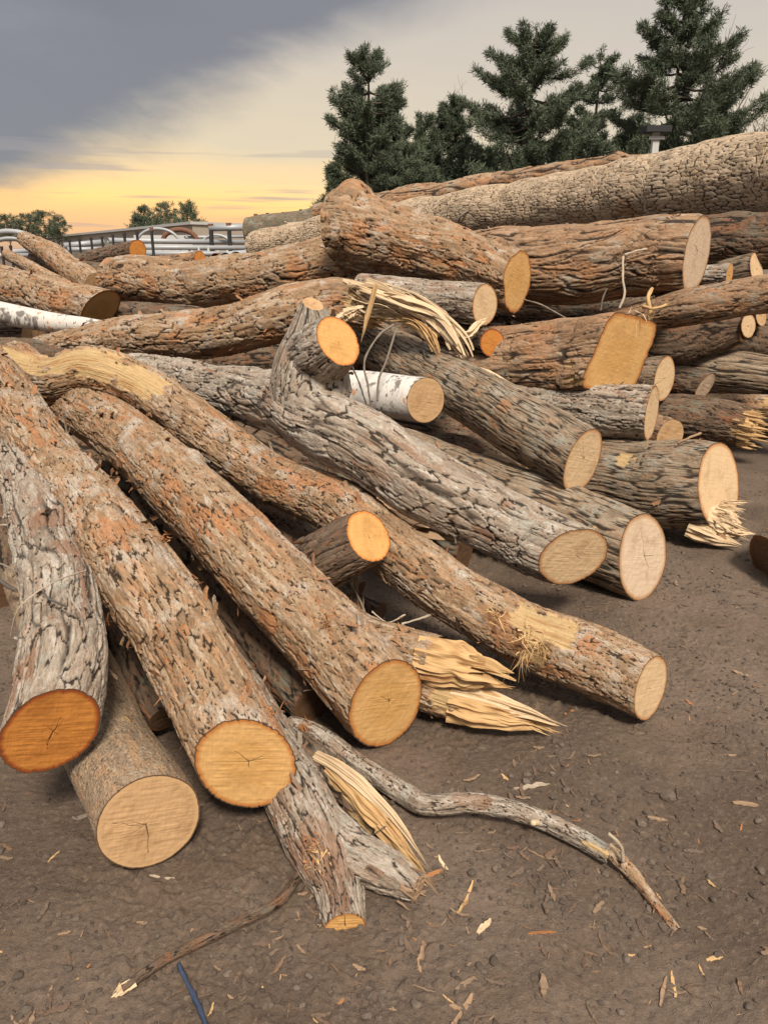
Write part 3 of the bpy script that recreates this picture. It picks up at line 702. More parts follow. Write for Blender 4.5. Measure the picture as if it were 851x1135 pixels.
r, t_ = log('log', 'grey log with a ragged orange rimmed end, under the half-peeled log', 'grey',
    [(560, 448, 50, 4.95), (620, 452, 56, 4.8), (680, 456, 60, 4.65), (722, 458, 60, 4.55)], face=(.22, -6), fmat='f_pale', flakes=40, patches=[(720, 440, 4.4, .05, 'orange'), (718, 470, 4.4, .05, 'orange')], ncrack=0)
shreds(r, [(722, 436, 4.5, .03, (.2, -.2, .3))], 8, mat='wood', n=14, length=.06)
r, t_ = log('log', 'log on the right with a saw cut and long pale splinters below it', 'furrow',
    [(600, 520, 76, 5.0), (680, 530, 86, 4.7), (740, 536, 98, 4.5), (797, 538, 98, 4.34)], face=(.42, 2), fmat='f_pale', csc=1.8, ncrack=0, flakes=30,
    patches=[(770, 510, 4.15, .05, 'wood'), (740, 515, 4.2, .035, 'wood'), (690, 510, 4.45, .04, 'wood')])
ax = t_['T'][-1]
for i, (x0, y0, x1, y1, w) in enumerate([(760, 568, 846, 592, 30), (765, 582, 822, 606, 24), (790, 572, 834, 590, 24), (770, 575, 836, 600, 22), (780, 566, 830, 588, 20)]):
    torn_plank('splinter', [(x0, y0, w, 4.36), ((x0 + x1) / 2, (y0 + y1) / 2, w, 4.29), (x1, y1, w * .35, 4.22)], 0, r, 300 + i, mat='palewood', n=60, m=36)
splinters('splintered_wood', at(800, 572, 4.30), ax + np.array([0, -.25, -.40]), .10, 60, .16, M['palewood'], r, 5, wid=.010, spread=.8, flat=.15)
# lower edge log pushed in from the right
log('log', 'dark wet log poking in at the right edge, end face seen edge-on', 'dark',
    [(960, 590, 90, 4.15), (900, 612, 88, 4.0), (856, 632, 84, 3.85)], face=(.35, 200), fmat='f_dark', flakes=8, patches=[(838, 640, 3.7, .06, 'orange')])
# splintered pair in front of the middle
r, t_ = log('log', 'split limb behind the middle log, broad torn yellow upper half', 'shag',
    [(350, 660, 44, 2.98), (400, 705, 48, 2.86), (440, 718, 50, 2.78), (484, 731, 50, 2.70)], noface=(1,), flakes=30, patches=[(490, 728, 2.65, .045, 'wood')])
r2, t2 = log('log', 'split limb low on the ground with a long jagged torn yellow end', 'shag',
    [(390, 735, 42, 2.86), (440, 752, 46, 2.79), (480, 766, 46, 2.74), (520, 780, 42, 2.70)], noface=(1,), flakes=20, patches=[(530, 775, 2.64, .09, 'wood'), (490, 770, 2.66, .05, 'wood')])
torn_plank('torn_wood', [(465, 727, 46, 2.72), (500, 735, 50, 2.68), (535, 743, 48, 2.64), (572, 756, 30, 2.62)], 0, r, 21, blunt=.3)
torn_plank('torn_wood', [(470, 745, 30, 2.74), (505, 750, 30, 2.70), (550, 758, 22, 2.66), (578, 762, 8, 2.64)], 0, r, 22)
torn_plank('torn_wood', [(500, 774, 42, 2.72), (540, 785, 40, 2.68), (590, 800, 28, 2.64), (632, 815, 8, 2.62)], 0, r2, 23)
torn_plank('torn_wood', [(500, 766, 24, 2.70), (550, 778, 22, 2.66), (600, 796, 16, 2.61), (628, 806, 5, 2.60)], 0, r2, 24, mat='palewood')
splinters('splinters', at(590, 800, 2.64), at(632, 815, 2.6) - at(590, 800, 2.64), .022, 30, .10, M['wood'], r2, 9, wid=.008)
# forked log at the front
r, t_ = log('log', 'small forked log at the front with lichen, one fork sawn and one snapped', 'grey',
    [(140, 590, 52, 3.45), (180, 650, 60, 3.15), (228, 725, 62, 2.93), (284, 805, 64, 2.60), (324, 878, 70, 2.31), (352, 935, 72, 2.14), (374, 985, 52, 2.03), (382, 1028, 46, 1.93)],
    face=(.58, -82), fmat='f_bright', flakes=50, ncrack=2, patches=[(358, 948, 2.05, .075, 'orange'), (345, 925, 2.07, .05, 'orange'), (312, 868, 2.25, .045, 'orange')])
st = bark_tube('branch_stub', [(350, 915, 60, 2.20), (385, 945, 58, 2.12), (425, 965, 48, 2.05), (462, 985, 30, 2.0)], 'grey', r, 555, flakes=12, patches=[])
ring, c, n = st['caps'][1]; torn_cap(ring, c, n, st['obj'], 5, st['R'], .03, M['brownwood'], 14)
shreds(r, [(355, 948, 2.05, .018, (0, -.6, .3))], 14, n=130, length=.020)
shreds(r, [(345, 938, 2.05, .016, (0, -.6, .3))], 17, 'torn_bark', 'orangeflake', n=90, length=.022)
shreds(r, [(362, 1030, 1.93, .006, (-.5, -.3, -.3))], 15, n=30, length=.03)
# splintered slab beside it
r = empty('split_branch', at(440, 940, 2.15) * [1, 1, 0], 'long split branch with torn yellow splinters, right beside the small forked log', 'branch')
bark_tube('bark', [(330, 825, 30, 2.50), (365, 860, 36, 2.38), (405, 900, 38, 2.26), (440, 940, 26, 2.16)], 'dark', r, 561, flakes=10, patches=[(380, 860, 2.3, .05, 'wood'), (410, 890, 2.2, .06, 'wood'), (435, 925, 2.1, .05, 'wood')])
torn_plank('torn_wood', [(368, 850, 20, 2.36), (400, 882, 30, 2.25), (440, 930, 26, 2.12), (492, 998, 5, 1.98)], 0, r, 25)
torn_plank('torn_wood', [(352, 838, 12, 2.40), (390, 862, 16, 2.27), (440, 912, 14, 2.13), (478, 965, 4, 2.04)], 0, r, 26, mat='palewood')
splinters('splinters', at(430, 925, 2.13), at(492, 998, 1.98) - at(430, 925, 2.13), .025, 26, .16, M['wood'], r, 10, wid=.007)
# ------------------------------------------------------------------ logs of the upper pile
log('log', 'massive tan log with blocky cracked bark along the top right of the pile', 'block',
    [(286, 276, 38, 11.3), (400, 254, 44, 10.4), (500, 241, 50, 9.5), (600, 228, 62, 8.6), (700, 215, 76, 7.7), (800, 203, 88, 6.9), (900, 192, 100, 6.2), (980, 184, 108, 5.8)], amp=1.2, csc=1.15,
    fmat='f_pale', patches=[(690, 235, 7.4, .12, 'orange'), (520, 235, 9.2, .14, 'orange')], res=.0075)
log('log', 'big rough brown log below the massive one, with a tall narrow pale end facing right', 'red',
    [(490, 300, 70, 5.9), (560, 293, 80, 5.7), (640, 290, 84, 5.5), (710, 286, 84, 5.38), (772, 282, 82, 5.28)], face=(.30, -4), fmat='f_grey', flakes=110, amp=1.3, csc=2.0, ncrack=3,
    patches=[(590, 285, 5.3, .08, 'orange'), (650, 300, 5.2, .1, 'orange'), (560, 300, 5.4, .09, 'orange')])
log('log', 'flaring butt log standing proud of the pile top, small pale oval end facing right', 'shag',
    [(378, 262, 84, 5.50), (396, 262, 80, 5.42), (430, 268, 70, 5.3), (480, 280, 64, 5.2), (530, 293, 62, 5.12), (573, 309, 62, 5.05)], face=(.44, -4), fmat='f_ochre', flakes=90, amp=1.5, csc=1.5, wob=.16, bumps=[(.08, 3.1, .08, .07)], ncrack=0,
    patches=[(400, 260, 5.2, .10, 'orange'), (440, 290, 5.1, .08, 'orange')])
log('log', 'broad brown log with long cracks lying level across the back left of the pile', 'shag',
    [(118, 309, 44, 6.9), (150, 311, 50, 6.8), (220, 315, 52, 6.5), (300, 306, 54, 6.2), (370, 292, 58, 6.0), (440, 286, 56, 6.0)], amp=1.3, csc=2.0, fmat0='f_grey', flakes=60,
    patches=[(170, 320, 6.5, .10, 'orange'), (330, 300, 5.9, .12, 'orange'), (250, 330, 6.2, .1, 'orange')])
r, t_ = log('log', 'long brown log whose right end is torn into pale curling ribbons', 'shag',
    [(30, 392, 24, 5.3), (70, 384, 34, 5.2), (130, 377, 46, 5.1), (200, 371, 50, 4.95), (270, 362, 54, 4.85), (330, 346, 58, 4.75), (375, 338, 56, 4.7), (410, 344, 44, 4.7)], amp=1.2, csc=1.6, flakes=120, broken=(1,),
    patches=[(190, 370, 4.75, .08, 'orange'), (395, 335, 4.5, .10, 'wood'), (300, 380, 4.7, .09, 'orange')])
def ribbons(name, paths, mat, parent, seed, n=12, w=.016, jit=.03):
    rs = np.random.RandomState(seed); VV, FF, LC = [], [], []; off = 0
    for P0 in paths:
        for k in range(n):
            a, b = sorted((rs.rand() * .35, .6 + rs.rand() * .4)); P = np.array([at(*p[:3]) for p in P0]) + rs.randn(len(P0), 3) * jit * .6 + rs.randn(3) * jit
            C = catmull(P, 26); C = C[int(a * 25):int(b * 25) + 1]; T, N, B = frames(C); m = len(C)
            ang = rs.rand() * 6.28 + np.linspace(0, rs.uniform(-1.2, 1.2), m); ww = w * rs.uniform(.4, 1.4) * np.sin(np.linspace(.5, 2.9, m)) ** .6 * (1 + .15 * rs.randn(m))
            A = N * np.cos(ang)[:, None] + B * np.sin(ang)[:, None]; D = np.cross(T, A); tt = ww * .3
            for i in range(m):
                for sx, sy in ((-1, -1), (1, -1), (1, 1), (-1, 1)):
                    VV.append(C[i] + A[i] * ww[i] * sx + D[i] * tt[i] * sy); LC.append((k + sx * w, sy * .01, i * .02))
            for i in range(m - 1):
                for j in range(4): FF.append((off+i*4+j, off+i*4+(j+1) % 4, off+(i+1)*4+(j+1) % 4, off+(i+1)*4+j))
            off += m * 4
    return mesh_np(name, np.array(VV), np.array(FF), M[mat], parent, smooth=False, attrs={'lc': np.array(LC)})
ribbons('torn_ribbon', [[(383, 316, 4.55), (420, 325, 4.5), (450, 335, 4.45), (485, 352, 4.42), (505, 380, 4.42), (520, 402, 4.45)]], 'palewood', r, 4, n=46, w=.012, jit=.024)
ribbons('torn_ribbon', [[(385, 322, 4.6), (415, 340, 4.55), (440, 342, 4.5), (458, 352, 4.48)]], 'palewood', r, 5, n=34, w=.010, jit=.026)
ribbons('torn_ribbon', [[(440, 352, 4.5), (462, 358, 4.46), (478, 375, 4.44), (488, 398, 4.45)]], 'wood', r, 6, n=24, w=.012, jit=.016)
ribbons('torn_ribbon', [[(490, 365, 4.46), (515, 372, 4.5), (528, 362, 4.6), (540, 352, 4.7)]], 'palewood', r, 7, n=4, w=.018, jit=.010)
ribbons('torn_ribbon', [[(370, 360, 4.5), (385, 352, 4.48), (400, 345, 4.46)]], 'palewood', r, 8, n=4, w=.02, jit=.012)
torn_plank('splinter', [(417, 316, 7, 4.38), (411, 340, 9, 4.36), (404, 362, 10, 4.34), (400, 380, 7, 4.33)], 0, r, 41, mat='wood', n=30, m=10)
log('log', 'grey log behind the torn ribbons with a round pale end facing right', 'grey',
    [(400, 324, 40, 5.1), (440, 328, 42, 5.0), (490, 333, 44, 4.9), (537, 338, 45, 4.75)], face=(.60, -3), fmat='f_pale', ncrack=1, flakes=14)
log('log', 'slim log below the pale round one with a small orange split end', 'dark',
    [(490, 368, 26, 5.0), (520, 375, 29, 4.9), (545, 380, 31, 4.8)], face=(.82, -5), fmat='f_orange', ncrack=2)
# left
log('log', 'brown log at the left edge with an amber oval end beside the birch pole', 'shag',
    [(-60, 300, 36, 7.0), (0, 315, 42, 6.6), (60, 332, 46, 6.2), (112, 343, 44, 5.95)], face=(.62, -55), fmat='f_ochre', amp=1.2, csc=1.5, flakes=60, patches=[(60, 330, 5.9, .12, 'orange')], ncrack=1)
log('log', 'thin brown log leaning up against the skyline at left', 'shag',
    [(107, 316, 27, 6.9), (82, 300, 28, 7.1), (55, 280, 24, 7.4), (26, 264, 14, 7.7)], flakes=20, fmat='f_tan', amp=1.2)
log('log', 'short log pointing right on the skyline at left, round amber end', 'dark',
    [(95, 290, 20, 8.3), (125, 284, 21, 8.1), (153, 277, 21, 7.9)], face=(.85, 0), fmat='f_orange', ncrack=1)
log('log', 'slim pale brown limb left of the leaning log', 'shag', [(8, 282, 11, 7.6), (35, 297, 14, 7.2), (80, 322, 15, 6.8)], flakes=6)
log('log', 'white birch pole tapering to the right at the left edge', 'birch',
    [(-60, 338, 24, 5.5), (0, 347, 25, 5.4), (60, 357, 22, 5.3), (110, 361, 14, 5.2), (155, 362, 6, 5.15)])
log('log', 'dark log beneath the birch pole at the left edge, tan end', 'dark', [(-60, 368, 44, 6.0), (0, 371, 42, 5.8), (36, 373, 40, 5.6)], face=(.5, -10), fmat='f_tan')
log('log', 'low brown log in the gap behind the torn log at left', 'dark', [(90, 352, 24, 6.3), (150, 348, 26, 6.2), (210, 349, 22, 6.1), (245, 352, 10, 6.0)], flakes=10)
log('log', 'small dark log under the leaning log at left', 'dark', [(40, 288, 24, 8.0), (80, 300, 26, 7.9), (130, 308, 24, 7.8)])
log('log', 'tan half-round log resting on the level log at back left, amber sawn end', 'red', [(150, 296, 16, 7.6), (190, 291, 18, 7.5), (222, 287, 18, 7.4)], face=(.7, 10), fmat='f_orange', ncrack=0)
log('log', 'smooth olive log with rounded end overhanging the skyline', 'olive',
    [(275, 256, 29, 12.4), (320, 251, 32, 12.2), (370, 244, 32, 12.0), (440, 236, 30, 11.6)], fmat0='f_grey')
# ridge top
log('log', 'long thin reddish log with a ragged knot along the very top of the pile', 'red',
    [(350, 236, 16, 11.2), (420, 226, 22, 10.9), (500, 216, 27, 10.5), (570, 202, 28, 10.1), (640, 190, 26, 9.6), (700, 183, 22, 9.2), (760, 178, 16, 8.9)], amp=1.4, csc=2.4, flakes=80, wob=.14, res=.012,
    patches=[(600, 200, 9.8, .14, 'orange'), (450, 226, 10.6, .2, 'orange')], bumps=[(.84, 3.1, .07, .12)])
log('log', 'short humped log behind the thin reddish top log', 'red', [(425, 226, 16, 12.0), (455, 216, 22, 11.9), (500, 214, 20, 11.8)], amp=1.5)
# right, in the shade
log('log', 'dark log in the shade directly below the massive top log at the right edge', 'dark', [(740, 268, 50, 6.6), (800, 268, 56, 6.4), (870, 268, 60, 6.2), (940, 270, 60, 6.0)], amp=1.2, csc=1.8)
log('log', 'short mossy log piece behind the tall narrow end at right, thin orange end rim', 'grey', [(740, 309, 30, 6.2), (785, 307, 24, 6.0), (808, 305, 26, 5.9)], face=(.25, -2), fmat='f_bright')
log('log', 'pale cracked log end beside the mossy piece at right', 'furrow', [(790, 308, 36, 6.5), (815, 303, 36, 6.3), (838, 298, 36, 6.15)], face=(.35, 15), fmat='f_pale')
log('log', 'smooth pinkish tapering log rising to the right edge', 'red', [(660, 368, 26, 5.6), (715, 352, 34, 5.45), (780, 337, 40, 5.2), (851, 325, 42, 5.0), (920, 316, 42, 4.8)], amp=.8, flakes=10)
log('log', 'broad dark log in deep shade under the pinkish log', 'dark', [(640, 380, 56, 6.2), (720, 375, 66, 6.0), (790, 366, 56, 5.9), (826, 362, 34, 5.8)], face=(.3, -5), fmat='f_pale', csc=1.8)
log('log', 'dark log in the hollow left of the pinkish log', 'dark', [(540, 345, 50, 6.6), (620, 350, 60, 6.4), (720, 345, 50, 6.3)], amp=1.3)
log('log', 'short log with an upright oval pale end right of the half-peeled log', 'furrow', [(690, 418, 44, 5.5), (715, 419, 48, 5.35), (736, 420, 50, 5.25)], face=(.42, -6), fmat='f_pale', ncrack=2)
log('log', 'dark stub with a slanted pale end, right of the upright oval end', 'dark', [(735, 423, 36, 5.75), (760, 426, 36, 5.6), (781, 429, 32, 5.5)], face=(.40, -30), fmat='f_grey')
log('log', 'silvery ridged log at the right edge below the hollow', 'furrow', [(720, 408, 40, 6.3), (780, 412, 46, 6.1), (851, 418, 48, 5.9), (920, 422, 48, 5.8)], csc=2.2)
r, t_ = log('log', 'mossy dark log at right whose broken end shows pale peeled wood', 'dark', [(700, 462, 46, 5.6), (750, 464, 52, 5.45), (800, 470, 50, 5.3), (828, 474, 40, 5.2)], broken=(1,), flakes=20,
    patches=[(820, 462, 5.05, .10, 'orange'), (835, 485, 5.05, .12, 'wood')])
log('log', 'torn tan slab log above the mossy broken one at the right edge', 'red', [(740, 446, 18, 5.9), (800, 447, 22, 5.8), (880, 452, 26, 5.6)], patches=[(780, 440, 5.7, .16, 'wood'), (860, 445, 5.5, .14, 'wood')])
log('log', 'log with a torn orange-brown end just behind the half-felled log', 'red', [(690, 480, 44, 5.3), (720, 482, 44, 5.15), (742, 484, 38, 5.0)], face=(.7, -20), fmat='f_tan', ncrack=0)
log('log', 'small log end lit in the hollow at right, narrow pale oval', 'dark', [(780, 366, 26, 6.3), (800, 368, 28, 6.2), (829, 361, 26, 5.75)], face=(.4, 0), fmat='f_pale')
log('log', 'small tan sawn end half hidden under the pinkish log near the right edge', 'dark', [(800, 350, 22, 6.4), (825, 350, 24, 6.3), (843, 350, 22, 6.2)], face=(.45, 10), fmat='f_tan')
# in the gaps of the pile
GS = 'shadowed logs seen through gaps inside the pile'
gaps = [([(190, 455, 46, 4.9), (300, 500, 56, 4.7), (400, 545, 60, 4.5), (470, 600, 50, 4.3)]), ([(170, 480, 50, 4.6), (250, 540, 54, 4.2), (330, 610, 54, 3.9), (390, 690, 44, 3.6)]),
        ([(60, 560, 40, 4.2), (120, 620, 56, 3.6), (180, 720, 50, 3.1), (200, 780, 40, 2.9)]),
        ([(420, 470, 60, 5.3), (520, 490, 66, 5.2), (620, 505, 66, 5.1)]), ([(430, 512, 50, 5.0), (500, 510, 56, 4.9), (580, 525, 50, 4.8)]),
        ([(380, 395, 40, 5.8), (480, 392, 46, 5.8), (560, 400, 46, 5.8)]), ([(160, 400, 30, 5.8), (260, 402, 40, 5.6), (360, 400, 40, 5.5)]),
        ([(-40, 480, 50, 4.6), (0, 560, 56, 4.2), (20, 660, 50, 3.6)]), ([(0, 395, 40, 5.3), (60, 398, 40, 5.2), (140, 400, 36, 5.2)]),
        ([(560, 380, 60, 6.5), (660, 390, 60, 6.6), (780, 400, 60, 6.9), (860, 400, 50, 7)])]
gaps += [([(250, 610, 40, 3.9), (330, 650, 46, 3.7), (420, 690, 44, 3.5)]), ([(250, 470, 50, 5.2), (350, 520, 56, 5.0), (460, 570, 60, 4.9), (560, 610, 50, 4.8)]), ([(200, 500, 50, 5.0), (300, 570, 56, 4.8), (400, 620, 50, 4.6), (520, 640, 46, 4.5)]),
         ([(40, 520, 46, 4.0), (100, 580, 50, 3.7), (170, 660, 50, 3.35), (230, 740, 44, 3.05)]), ([(100, 540, 50, 4.6), (190, 610, 56, 4.1), (280, 700, 50, 3.6)]), ([(420, 520, 50, 5.6), (520, 560, 50, 5.4), (620, 560, 50, 5.4)])]
gaps += [([(210, 610, 56, 3.35), (270, 690, 62, 3.05), (330, 760, 58, 2.80), (348, 778, 50, 2.74)]), ([(190, 500, 60, 4.1), (270, 570, 62, 3.8), (350, 630, 60, 3.5), (390, 665, 50, 3.4)]),
         ([(60, 560, 56, 3.3), (110, 650, 60, 3.0), (150, 740, 60, 2.75), (185, 795, 44, 2.6)]), ([(380, 540, 60, 4.3), (450, 590, 60, 4.1), (515, 612, 50, 3.95)]), ([(130, 520, 50, 4.0), (190, 600, 56, 3.6), (250, 680, 56, 3.3)])]
for g in gaps: log('log', 'dark log lying in shadow in a gap inside the pile', 'dark', g, group=GS, fmat='f_dark', fmat0='f_dark', res=.008, csc=1.3)  # bark and ends coloured dark to put the gap's shade into the logs
def wlog(a, b, rad, kind, label, group, seed):
    a, b = np.array(a, float), np.array(b, float); mid = (a + b) / 2 + np.random.RandomState(seed).randn(3) * .04
    root = empty('log', mid * [1, 1, 0], label, 'log', group)
    t = bark_tube_w('bark', np.array([np.r_[a, rad], np.r_[mid, rad * 1.03], np.r_[b, rad * .9]]), kind, root, seed, .016, 1.2)
    for e in (0, 1):
        ring, c, n = t['caps'][e]; make_cap('cut_face', ring, c, n, M['f_dark'], root, seed + e, rad, 2)  # ends darkened in colour for the shade inside the pile
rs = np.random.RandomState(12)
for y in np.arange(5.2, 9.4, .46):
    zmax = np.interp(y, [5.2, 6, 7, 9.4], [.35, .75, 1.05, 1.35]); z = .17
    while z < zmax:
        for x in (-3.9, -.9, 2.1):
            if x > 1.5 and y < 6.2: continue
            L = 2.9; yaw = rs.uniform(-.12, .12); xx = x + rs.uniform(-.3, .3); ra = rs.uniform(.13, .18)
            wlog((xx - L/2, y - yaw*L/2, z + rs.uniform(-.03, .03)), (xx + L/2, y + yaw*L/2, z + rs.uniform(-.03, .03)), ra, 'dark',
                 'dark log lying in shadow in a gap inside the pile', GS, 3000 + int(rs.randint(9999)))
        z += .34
# ------------------------------------------------------------------ branches and twigs
r = empty('fallen_branch', at(590, 905, 2.3) * [1, 1, 0], 'long bent branch across the dirt in front of the logs, bark scraped red', 'branch')
bark_tube('bark', [(322, 802, 17, 2.62), (355, 815, 20, 2.55), (400, 848, 23, 2.45), (450, 880, 24, 2.34), (475, 892, 22, 2.28), (530, 891, 21, 2.26), (590, 905, 20, 2.24), (640, 928, 20, 2.17), (675, 948, 19, 2.12)], 'grey', r, 901, amp=.45, csc=.42, res=.003, wob=.1,
    patches=[(512, 884, 2.24, .03, 'orange'), (535, 888, 2.23, .03, 'orange'), (660, 934, 2.1, .03, 'wood'), (680, 948, 2.08, .035, 'wood')])
bark_tube('bark', [(672, 940, 16, 2.13), (700, 968, 15, 2.09), (725, 1000, 12, 2.02), (750, 1032, 10, 1.95)], 'shag', r, 902, amp=.4, csc=.5, res=.003, wob=.1)
tube('side_shoot', [at(690, 955, 2.08), at(688, 938, 2.06), at(674, 924, 2.05)], .005, M['paletwig'], r, rough=.3)
tube('side_shoot', [at(596, 912, 2.22), at(590, 912, 2.18)], .008, M['palewood'], r)
splinters('splinters', at(340, 805, 2.55), np.array([-.2, .1, .5]), .02, 14, .05, M['orangeflake'], r, 31, wid=.006)
r = empty('fallen_branch', at(220, 1050, 1.9) * [1, 1, 0], 'thin dark stick at lower left reaching from the forked log to a frayed pale tip', 'branch')
bark_tube('bark', [(352, 958, 13, 2.12), (330, 972, 12, 2.08), (308, 1000, 11, 1.95), (255, 1028, 11, 1.893), (190, 1060, 11, 1.812), (135, 1096, 11, 1.733)], 'dark', r, 911, amp=.3, csc=.4, res=.0022, wob=.1,
    patches=[(308, 1000, 1.945, .012, 'orange'), (186, 1060, 1.805, .012, 'orange')])
splinters('frayed_tip', at(135, 1096, 1.733), at(116, 1108, 1.71) - at(135, 1096, 1.733), .008, 14, .03, M['palewood'], r, 32, wid=.006)
def T_(pts, label, mat='twig', w=4, group=None, seed=1, cat='twig'): return twig_px('twig', pts, label, cat, group, mat, w * .72, seed=seed, nc=6, rough=.35)
T_([(12, 705, 2.1), (18, 680, 2.06), (30, 665, 2.06), (60, 645, 2.12), (96, 632, 2.3)], 'pale curved twig lying on the far left log', 'paletwig', 2.2)
T_([(95, 700, 2.05), (90, 680, 2.0), (80, 665, 2.02), (79, 648, 2.12)], 'short pale drooping twig on the far left log', 'paletwig', 2)
T_([(48, 651, 2.12), (52, 662, 2.1), (75, 672, 2.06)], 'dark hooked twig on the far left log', 'darktwig', 4)
T_([(-5, 560, 2.9), (30, 556, 2.85), (80, 550, 2.85)], 'thin grey twig crossing the left logs above a scraped patch', 'twig', 2.6)
T_([(-5, 520, 2.9), (12, 545, 2.85), (4, 575, 2.85)], 'small bent twig at the left edge, upper one', 'paletwig', 4)
T_([(-5, 583, 2.8), (8, 582, 2.78), (18, 588, 2.8)], 'short whitish twig at the left edge above the bare ground', 'paletwig', 3.5)
T_([(-6, 640, 2.7), (20, 655, 2.7), (60, 668, 2.72)], 'thick brown stick sloping down at the left edge', 'darktwig', 9)
T_([(-6, 622, 2.75), (15, 632, 2.72), (34, 655, 2.7)], 'thin grey stick above the thick brown one at the left edge', 'twig', 4)
t = T_([(412, 455, 3.75), (408, 430, 3.7), (404, 400, 3.68), (420, 372, 3.68), (436, 360, 3.7)], 'bare forked twig standing up in front of the birch log', 'twig', 3.4)
tube('side_shoot', [at(418, 445, 3.72), at(420, 420, 3.7), at(428, 400, 3.7), (at(438, 368, 3.7))], .006, M['twig'], t, nc=5)
T_([(412, 470, 3.7), (400, 430, 3.62), (388, 402, 3.56), (378, 392, 3.5)], 'dark twig against the sawn limb of the forked log', 'darktwig', 2.6)
T_([(468, 375, 4.5), (470, 392, 4.48), (472, 404, 4.5)], 'fine dark twig hanging below the torn ribbons', 'darktwig', 2)
T_([(580, 332, 5.1), (600, 338, 5.0), (626, 352, 4.95)], 'thin twig sticking out below the flaring butt log', 'twig', 2.4)
T_([(690, 285, 5.0), (690, 310, 4.95), (692, 325, 4.93), (686, 342, 4.93)], 'pale bark strip dangling from the big rough log', 'paletwig', 4)
T_([(692, 283, 5.0), (705, 278, 5.0), (716, 276, 5.05)], 'short pale strip curling over the big rough log', 'paletwig', 4)
T_([(716, 358, 4.9), (720, 345, 4.85), (718, 330, 4.85), (722, 320, 4.9)], 'torn orange splinter standing in the hollow at right', 'wood', 7)
T_([(712, 340, 4.85), (724, 342, 4.8), (738, 338, 4.85)], 'short torn splinter lying level in the hollow at right', 'wood', 5)
T_([(665, 345, 5.0), (668, 330, 5.0), (672, 320, 5.05)], 'wispy root strands under the big rough log, left one', 'darktwig', 3)
T_([(750, 492, 4.3), (762, 486, 4.28), (776, 480, 4.3)], 'dark torn twig on top of the half-felled log', 'brownwood', 5)
T_([(620, 515, 4.2), (645, 505, 4.2)], 'short stick behind the furrowed log end', 'twig', 4)
T_([(330, 250, 11.2), (334, 262, 11.0), (334, 280, 10.8)], 'dead stem standing by the overhanging olive log', 'paletwig', 3)
T_([(315, 246, 11.2), (332, 250, 11.1), (355, 256, 11), (372, 255, 10.8)], 'thin vine trailing from the overhanging olive log', 'paletwig', 2)
T_([(536, 252, 9.0), (539, 240, 8.9), (552, 225, 8.8)], 'pale vine stem climbing over the massive top log', 'paletwig', 3)
T_([(505, 255, 9.2), (512, 238, 9.0), (536, 226, 9.0)], 'brown vine curling over the massive top log', 'twig', 3.5)
T_([(412, 678, 2.95), (430, 690, 2.92), (449, 681, 2.95)], 'short pale stick on the ground in the gap behind the middle log', 'paletwig', 3)
T_([(385, 640, 3.1), (400, 668, 3.0), (412, 702, 2.9)], 'thin dark stick leaning in the gap under the short branch piece', 'twig', 3)
T_([(445, 692, 2.9), (470, 684, 2.95), (480, 680, 2.95)], 'pale stick lying flat in the gap behind the middle log', 'paletwig', 4)
b_ = empty('broken_stub', at(390, 660, 3.1) * [1, 1, 0], 'upright bundle of splintered pale fibres under the short branch piece', 'stub')
splinters('splinters', at(394, 690, 3.15), np.array([-.05, .05, 1.]), .035, 24, .28, M['brownwood'], b_, 44, wid=.012)
torn_plank('torn_wood', [(396, 700, 16, 3.15), (392, 670, 18, 3.15), (388, 640, 14, 3.15)], 0, b_, 46, mat='wood', n=30, m=12)
b_ = empty('broken_limb', at(470, 570, 4.0) * [1, 1, 0], 'torn brown wood chunk in the gap below the forked log', 'limb')
torn_plank('torn_wood', [(410, 560, 40, 3.95), (445, 572, 44, 3.9), (490, 588, 40, 3.85), (520, 600, 22, 3.8)], 0, b_, 47, mat='brownwood', n=50, m=24)
torn_plank('torn_wood', [(398, 580, 14, 3.7), (403, 555, 14, 3.7), (408, 530, 12, 3.75)], 0, b_, 48, mat='brownwood', n=30, m=12)
b_ = empty('bark_slab', at(570, 515, 4.6) * [1, 1, 0], 'curved loose bark slab under the furrowed log', 'bark slab')
torn_plank('torn_wood', [(535, 508, 14, 4.6), (560, 518, 24, 4.5), (590, 530, 22, 4.45)], 0, b_, 49, mat='brownwood', n=40, m=16)
b_ = empty('bark_slab', at(520, 410, 4.4) * [1, 1, 0], 'long torn bark strip along the top of the furrowed log', 'bark slab')
torn_plank('torn_wood', [(508, 404, 8, 4.45), (535, 414, 12, 4.4), (570, 428, 10, 4.35)], 0, b_, 50, mat='palewood', n=40, m=12)
t = tube('plastic_strap', [at_z(198, 1068, .02), at_z(205, 1085, .012), at_z(218, 1110, .01), at_z(228, 1134, .008), at_z(234, 1160, .008)], [.004, .006, .007, .006, .006], plain_mat('blue_plastic', (.035, .05, .085), .35, .3, 90), rough=.4,
         label='crumpled blue plastic strap on the dirt at the bottom edge', cat='strap')
